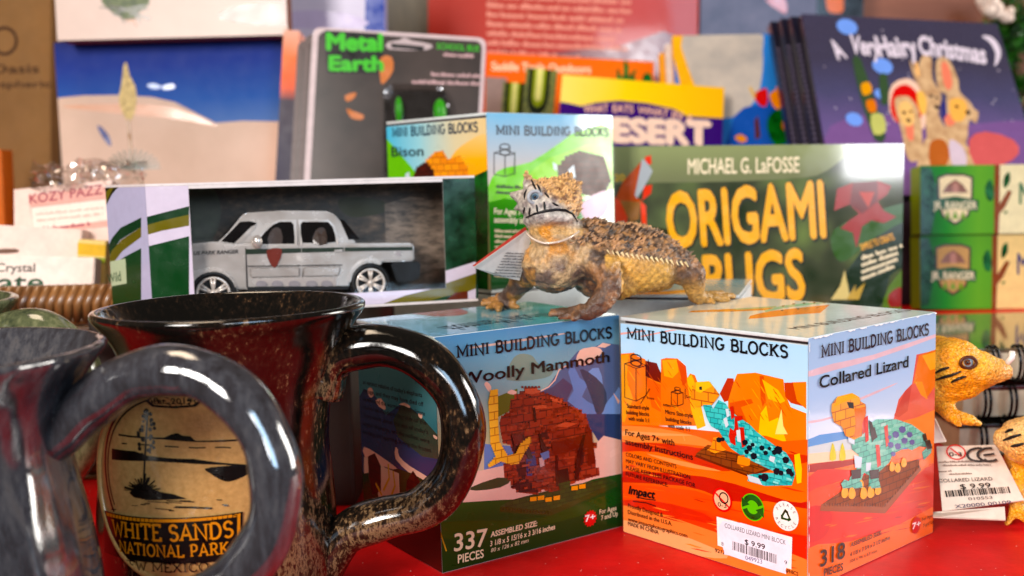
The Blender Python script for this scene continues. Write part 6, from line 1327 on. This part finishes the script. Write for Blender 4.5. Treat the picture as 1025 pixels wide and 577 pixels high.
cw, P = card('white_carton', (-60, 222), (82, 230), (-60, 300), 6.5, 6.5, 6.45, .12, M((226, 206, 196), .5), 'plain white carton with a finger slot behind the green lettered one', 'carton', .5)
A = Art(P, crop=(0, 140, 3.208)); A.poly(M((120, 96, 84), .7), [(-10, 352), (50, 350), (62, 358), (50, 364), (-10, 366)], 2); A.build('finger_slot', cw)
cc, P = card('white_carton', (-70, 254), (95, 258), (-70, 312), 6.28, 6.25, 6.22, .10, M((230, 214, 204), .5), 'white carton with dark and green lettering, foremost in the basket', 'carton', .5)
A = Art(P, crop=(0, 140, 3.208)); A.txt('Crystal', (-12, 424), (112, 424), 28, M((70, 60, 50), .5), .015); A.txt('Climate', (-230, 486), (138, 484), 58, M((30, 96, 56), .5), .014); A.build('lettering', cc)
yp, P = card('packet', (78, 240), (106, 242), (80, 275), 6.4, 6.4, 6.4, .08, M((226, 206, 150), .4), 'small yellow and white packet wedged at the right end of the basket', 'packet', .5)
A = Art(P); A.rect(M((214, 180, 20), .4), .0, P.H-.09, P.W, P.H-.02); A.rect(M((140, 150, 40), .4), .0, P.H-.13, P.W, P.H-.10); A.rect(M((224, 190, 60), .4), .0, P.H-.36, P.W, P.H-.26); A.build('printed_bands', yp)
# ================================================================== YELLOW TOY LIZARDS AND TAGS
def toylizard(chains, label, zone, loc, marks, eye, nm='toy_lizard'):
    global bvh2
    t = thing(nm, loc, label, 'toy lizard', 'yellow collared toy lizards'); g = G()
    for ch in chains:
        for a, b in zip(ch, ch[1:]): g.caps(at(*a[:3]), a[3], at(*b[:3]), b[3], mm)
    bm = remeshed(g, .011, 3); bvh2 = BVHTree.FromBMesh(bm)
    skin_object(bm, 'body', t, YHIDE, zone, lambda v: noise.noise(v.co*60)*.004); mark('collar_marking', t, marks, .007, BKP)
    if eye:
        px, py = eye; p = onskin(px, py, -.006); d = (CP-p).normalized(); g = G(); g.tube([p+Vector((cos(a)*.036, -.008, sin(a)*.026)) for a in [2*pi*i/16 for i in range(16)]], .008, M((92, 50, 24), .4), 6, True); g.build('eyelid', t)
        eyeball(t, px, py, .024, (120, 70, 24))
    return t
YHIDE = MAttr('yellow_toy_hide', .38, .9, 900, .0009)
def yz(co, n):
    k = noise.noise(co*9); c = mixc(L3((226, 160, 62)), L3((232, 186, 104)), sst(-.3, .4, k)); x, y = ppx(co)
    if x > 975 and y < 400: c = mixc(c, L3((222, 176, 120)), sst(985, 1008, x)*.8)
    return c
t1 = at(960, 425, 5.0)
toylizard([[(936, 366, 5.02, .145), (957, 366, 4.92, .125), (980, 370, 4.88, .088), (998, 371, 4.86, .058), (1004, 372, 4.855, .045)], [(940, 384, 4.98, .10), (965, 382, 4.92, .085), (990, 376, 4.88, .05)], [(952, 350, 4.96, .06), (966, 351, 4.92, .045)],
    [(936, 372, 5.02, .15), (905, 385, 5.25, .17), (880, 392, 5.5, .17), (850, 400, 5.75, .13), (830, 402, 5.95, .07)], [(928, 392, 5.1, .07), (944, 404, 4.98, .05), (952, 416, 4.9, .035), (972, 421, 4.85, .028)], [(952, 416, 4.9, .026), (960, 425, 4.82, .016)], [(952, 416, 4.9, .026), (980, 424, 4.86, .016)], [(900, 400, 5.4, .07), (880, 430, 5.5, .05)], [(860, 405, 5.7, .06), (850, 440, 5.7, .04)]],
    'yellow plastic lizard facing right with black neck ticks, beside the orange box', yz, (t1.x-.2, t1.y+.4, .3),
    [[(935, 374), (943, 370), (950, 368)], [(936, 381), (944, 378), (952, 376), (962, 372)], [(952, 383), (960, 379), (967, 377)]], (968.5, 363))
g = G(); g.tube([at(1008, 364, 4.84), at(1013, 358, 4.83), at(1013, 352, 4.84)], .014, M((232, 226, 220), .2, .5)); g.build('tag_fastener', bpy.data.objects['toy_lizard'])
t2 = at(1010, 520, 4.7)
toylizard([[(1008, 440, 4.74, .060), (1026, 442, 4.70, .105), (1048, 448, 4.68, .10), (1078, 455, 4.65, .06)], [(1014, 431, 4.78, .05), (1034, 428, 4.74, .06)], [(1028, 446, 4.80, .10), (1040, 470, 5.0, .15), (1040, 480, 5.3, .15), (1035, 470, 5.6, .08)], [(1026, 462, 4.82, .06), (1020, 486, 4.78, .045), (1018, 508, 4.74, .034), (1030, 522, 4.7, .022)], [(1018, 508, 4.74, .026), (1008, 524, 4.72, .014)], [(1030, 470, 4.85, .06), (1040, 515, 4.8, .03)]],
    'yellow plastic lizard cut off by the right edge, its head below the wire notebooks', lambda c, n: mixc(L3((226, 174, 96)), L3((222, 198, 160)), sst(470, 440, ppx(c)[1])*.5+.3*noise.noise(c*12)), (t2.x, t2.y+.2, 0),
    [[(1006, 433), (1010, 431), (1014, 430)], [(1004, 441), (1012, 438), (1022, 435)], [(1012, 447), (1018, 446), (1025, 444)]], None)
TG = M((226, 212, 200), .45)
def tagcard(pts, label, group=None, bold=True):
    c = [at(*p) for p in pts]; ctr = sum(c, Vector())/len(c); t = thing('swing_tag', (ctr.x, ctr.y, min(p.z for p in c)), label, 'tag', group); slabpoly(pts, TG, .006, 'card', t)
    n = (c[1]-c[0]).cross(c[-1]-c[0]).normalized()
    if n.dot(CP-c[0]) < 0: n = -n
    P = Panel(c[3], c[2]-c[3], c[0]-c[3]); P.N = n; return t, P
cr = lambda x, y: (925+x/4.81, 420+y/4.81)
t, P = tagcard([(*cr(60, 130), 4.95), (*cr(345, 122), 4.93), (*cr(482, 388), 4.66), (*cr(88, 440), 4.70)], 'white swing tag with barcode and $ 9.99 price leaning beside the orange box')
P = Panel(P.O+P.N*.006, P.U, P.V)
A = Art(P, .004, clip=False, crop=(925, 420, 4.81)); A.ring(AGES, (153, 160), 34, .16); A.line(AGES, [(126, 140), (180, 182)], 6); A.txt('0-3', (122, 180), (182, 178), 20, INK, .01); A.build('age_warning_symbol', t)
A = Art(P, .004, clip=False, crop=(925, 420, 4.81)); GY = M((74, 66, 64), .5)
for cx in (262, 312):
    u, v = A.uv((cx, 172)); A.stroke(arc(u, v, .05, .036, 60, 300, 12), .012, GY)
u, v = A.uv((306, 172)); A.stroke([(u-.02, v), (u+.03, v)], .01, GY)
for k, (x0, x1, y) in enumerate(((70, 240, 212), (90, 320, 228), (70, 130, 258), (120, 230, 270))): A.words((x0, y), (x1, y-4), 9, M((150, 130, 120), .5), 140+k)
A.txt('COLLARED LIZARD', (72, 306), (330, 296), 17, GY, .005); A.txt('$ 9.99', (176, 338), (322, 330), 24, INK, .006); A.bars((106, 376), (420, 356), 30, INK, 9); A.txt('010553', (214, 392), (330, 384), 14, GY); A.txt('X20000 00109', (150, 430), (420, 408), 17, M((70, 66, 96), .5)); A.build('tag_print', t)
t, P = tagcard([(*cr(40, 446), 4.72), (*cr(388, 420), 4.68), (*cr(392, 484), 4.62), (*cr(44, 470), 4.64)], 'second white tag lying under the priced tag on the red cloth'); P = Panel(P.O+P.N*.006, P.U, P.V)
A = Art(P, .004, clip=False, crop=(925, 420, 4.81)); A.words((180, 448), (330, 436), 8, GY, 150); A.build('tag_print', t)
t, P = tagcard([(*cr(20, -10), 5.0), (*cr(52, -4), 4.98), (*cr(106, 108), 4.94), (*cr(20, 118), 4.92)], 'blank pale tag corner showing beside the orange box under the yellow head')
# ================================================================== EVERGREEN GARLAND
gr = thing('evergreen_garland', at(1020, 130, 12.0), 'dark green artificial evergreen with white ornaments at the upper right corner', 'garland')
NE = [M((40, 92, 30), .5), M((66, 124, 40), .5), M((22, 58, 26), .5)]; g = G(); rr = random.Random(9)
for b in range(60):
    p = at(1000+rr.uniform(-12, 60), rr.uniform(0, 125), 12+rr.uniform(-.3, .5)); d = Vector((rr.uniform(-1, .6), rr.uniform(-.8, .1), rr.uniform(-.7, .5))).normalized(); ln = rr.uniform(.3, .6)
    g.tube([p, p+d*ln], .012, M((70, 46, 26), .7), 5)
    for k in range(70):
        q = p+d*ln*rr.random(); e = (d*.5+Vector((rr.uniform(-1, 1), rr.uniform(-1, 1), rr.uniform(-1, 1)))).normalized(); g.cone(q, q+e*rr.uniform(.10, .18), .016, NE[rr.randrange(3)], 3)
g.build('needles', gr)
for (x, y, r) in ((994, 8, .13), (1008, 14, .09), (985, 3, .08)):
    g = G(); c = at(x, y, 11.55)
    for k in range(9): g.ball(c+Vector((rr.uniform(-1, 1), rr.uniform(-.5, .5), rr.uniform(-1, 1)))*r*.6, r*.5, M((222, 206, 196), .5), u=10, v=6)
    g.build('white_ornament', gr)
gr.location.z = .055
for c in gr.children: c.location.z += at(1020, 130, 12.0).z*S-.055
g = G(); zt_ = at(1020, 130, 12).z; pz = at(1040, 60, 12.2); g.tube([(pz.x, 12.25, .55), (pz.x, 12.25, pz.z+.8)], .06, M((60, 40, 26), .8)); g.build('stem', gr)
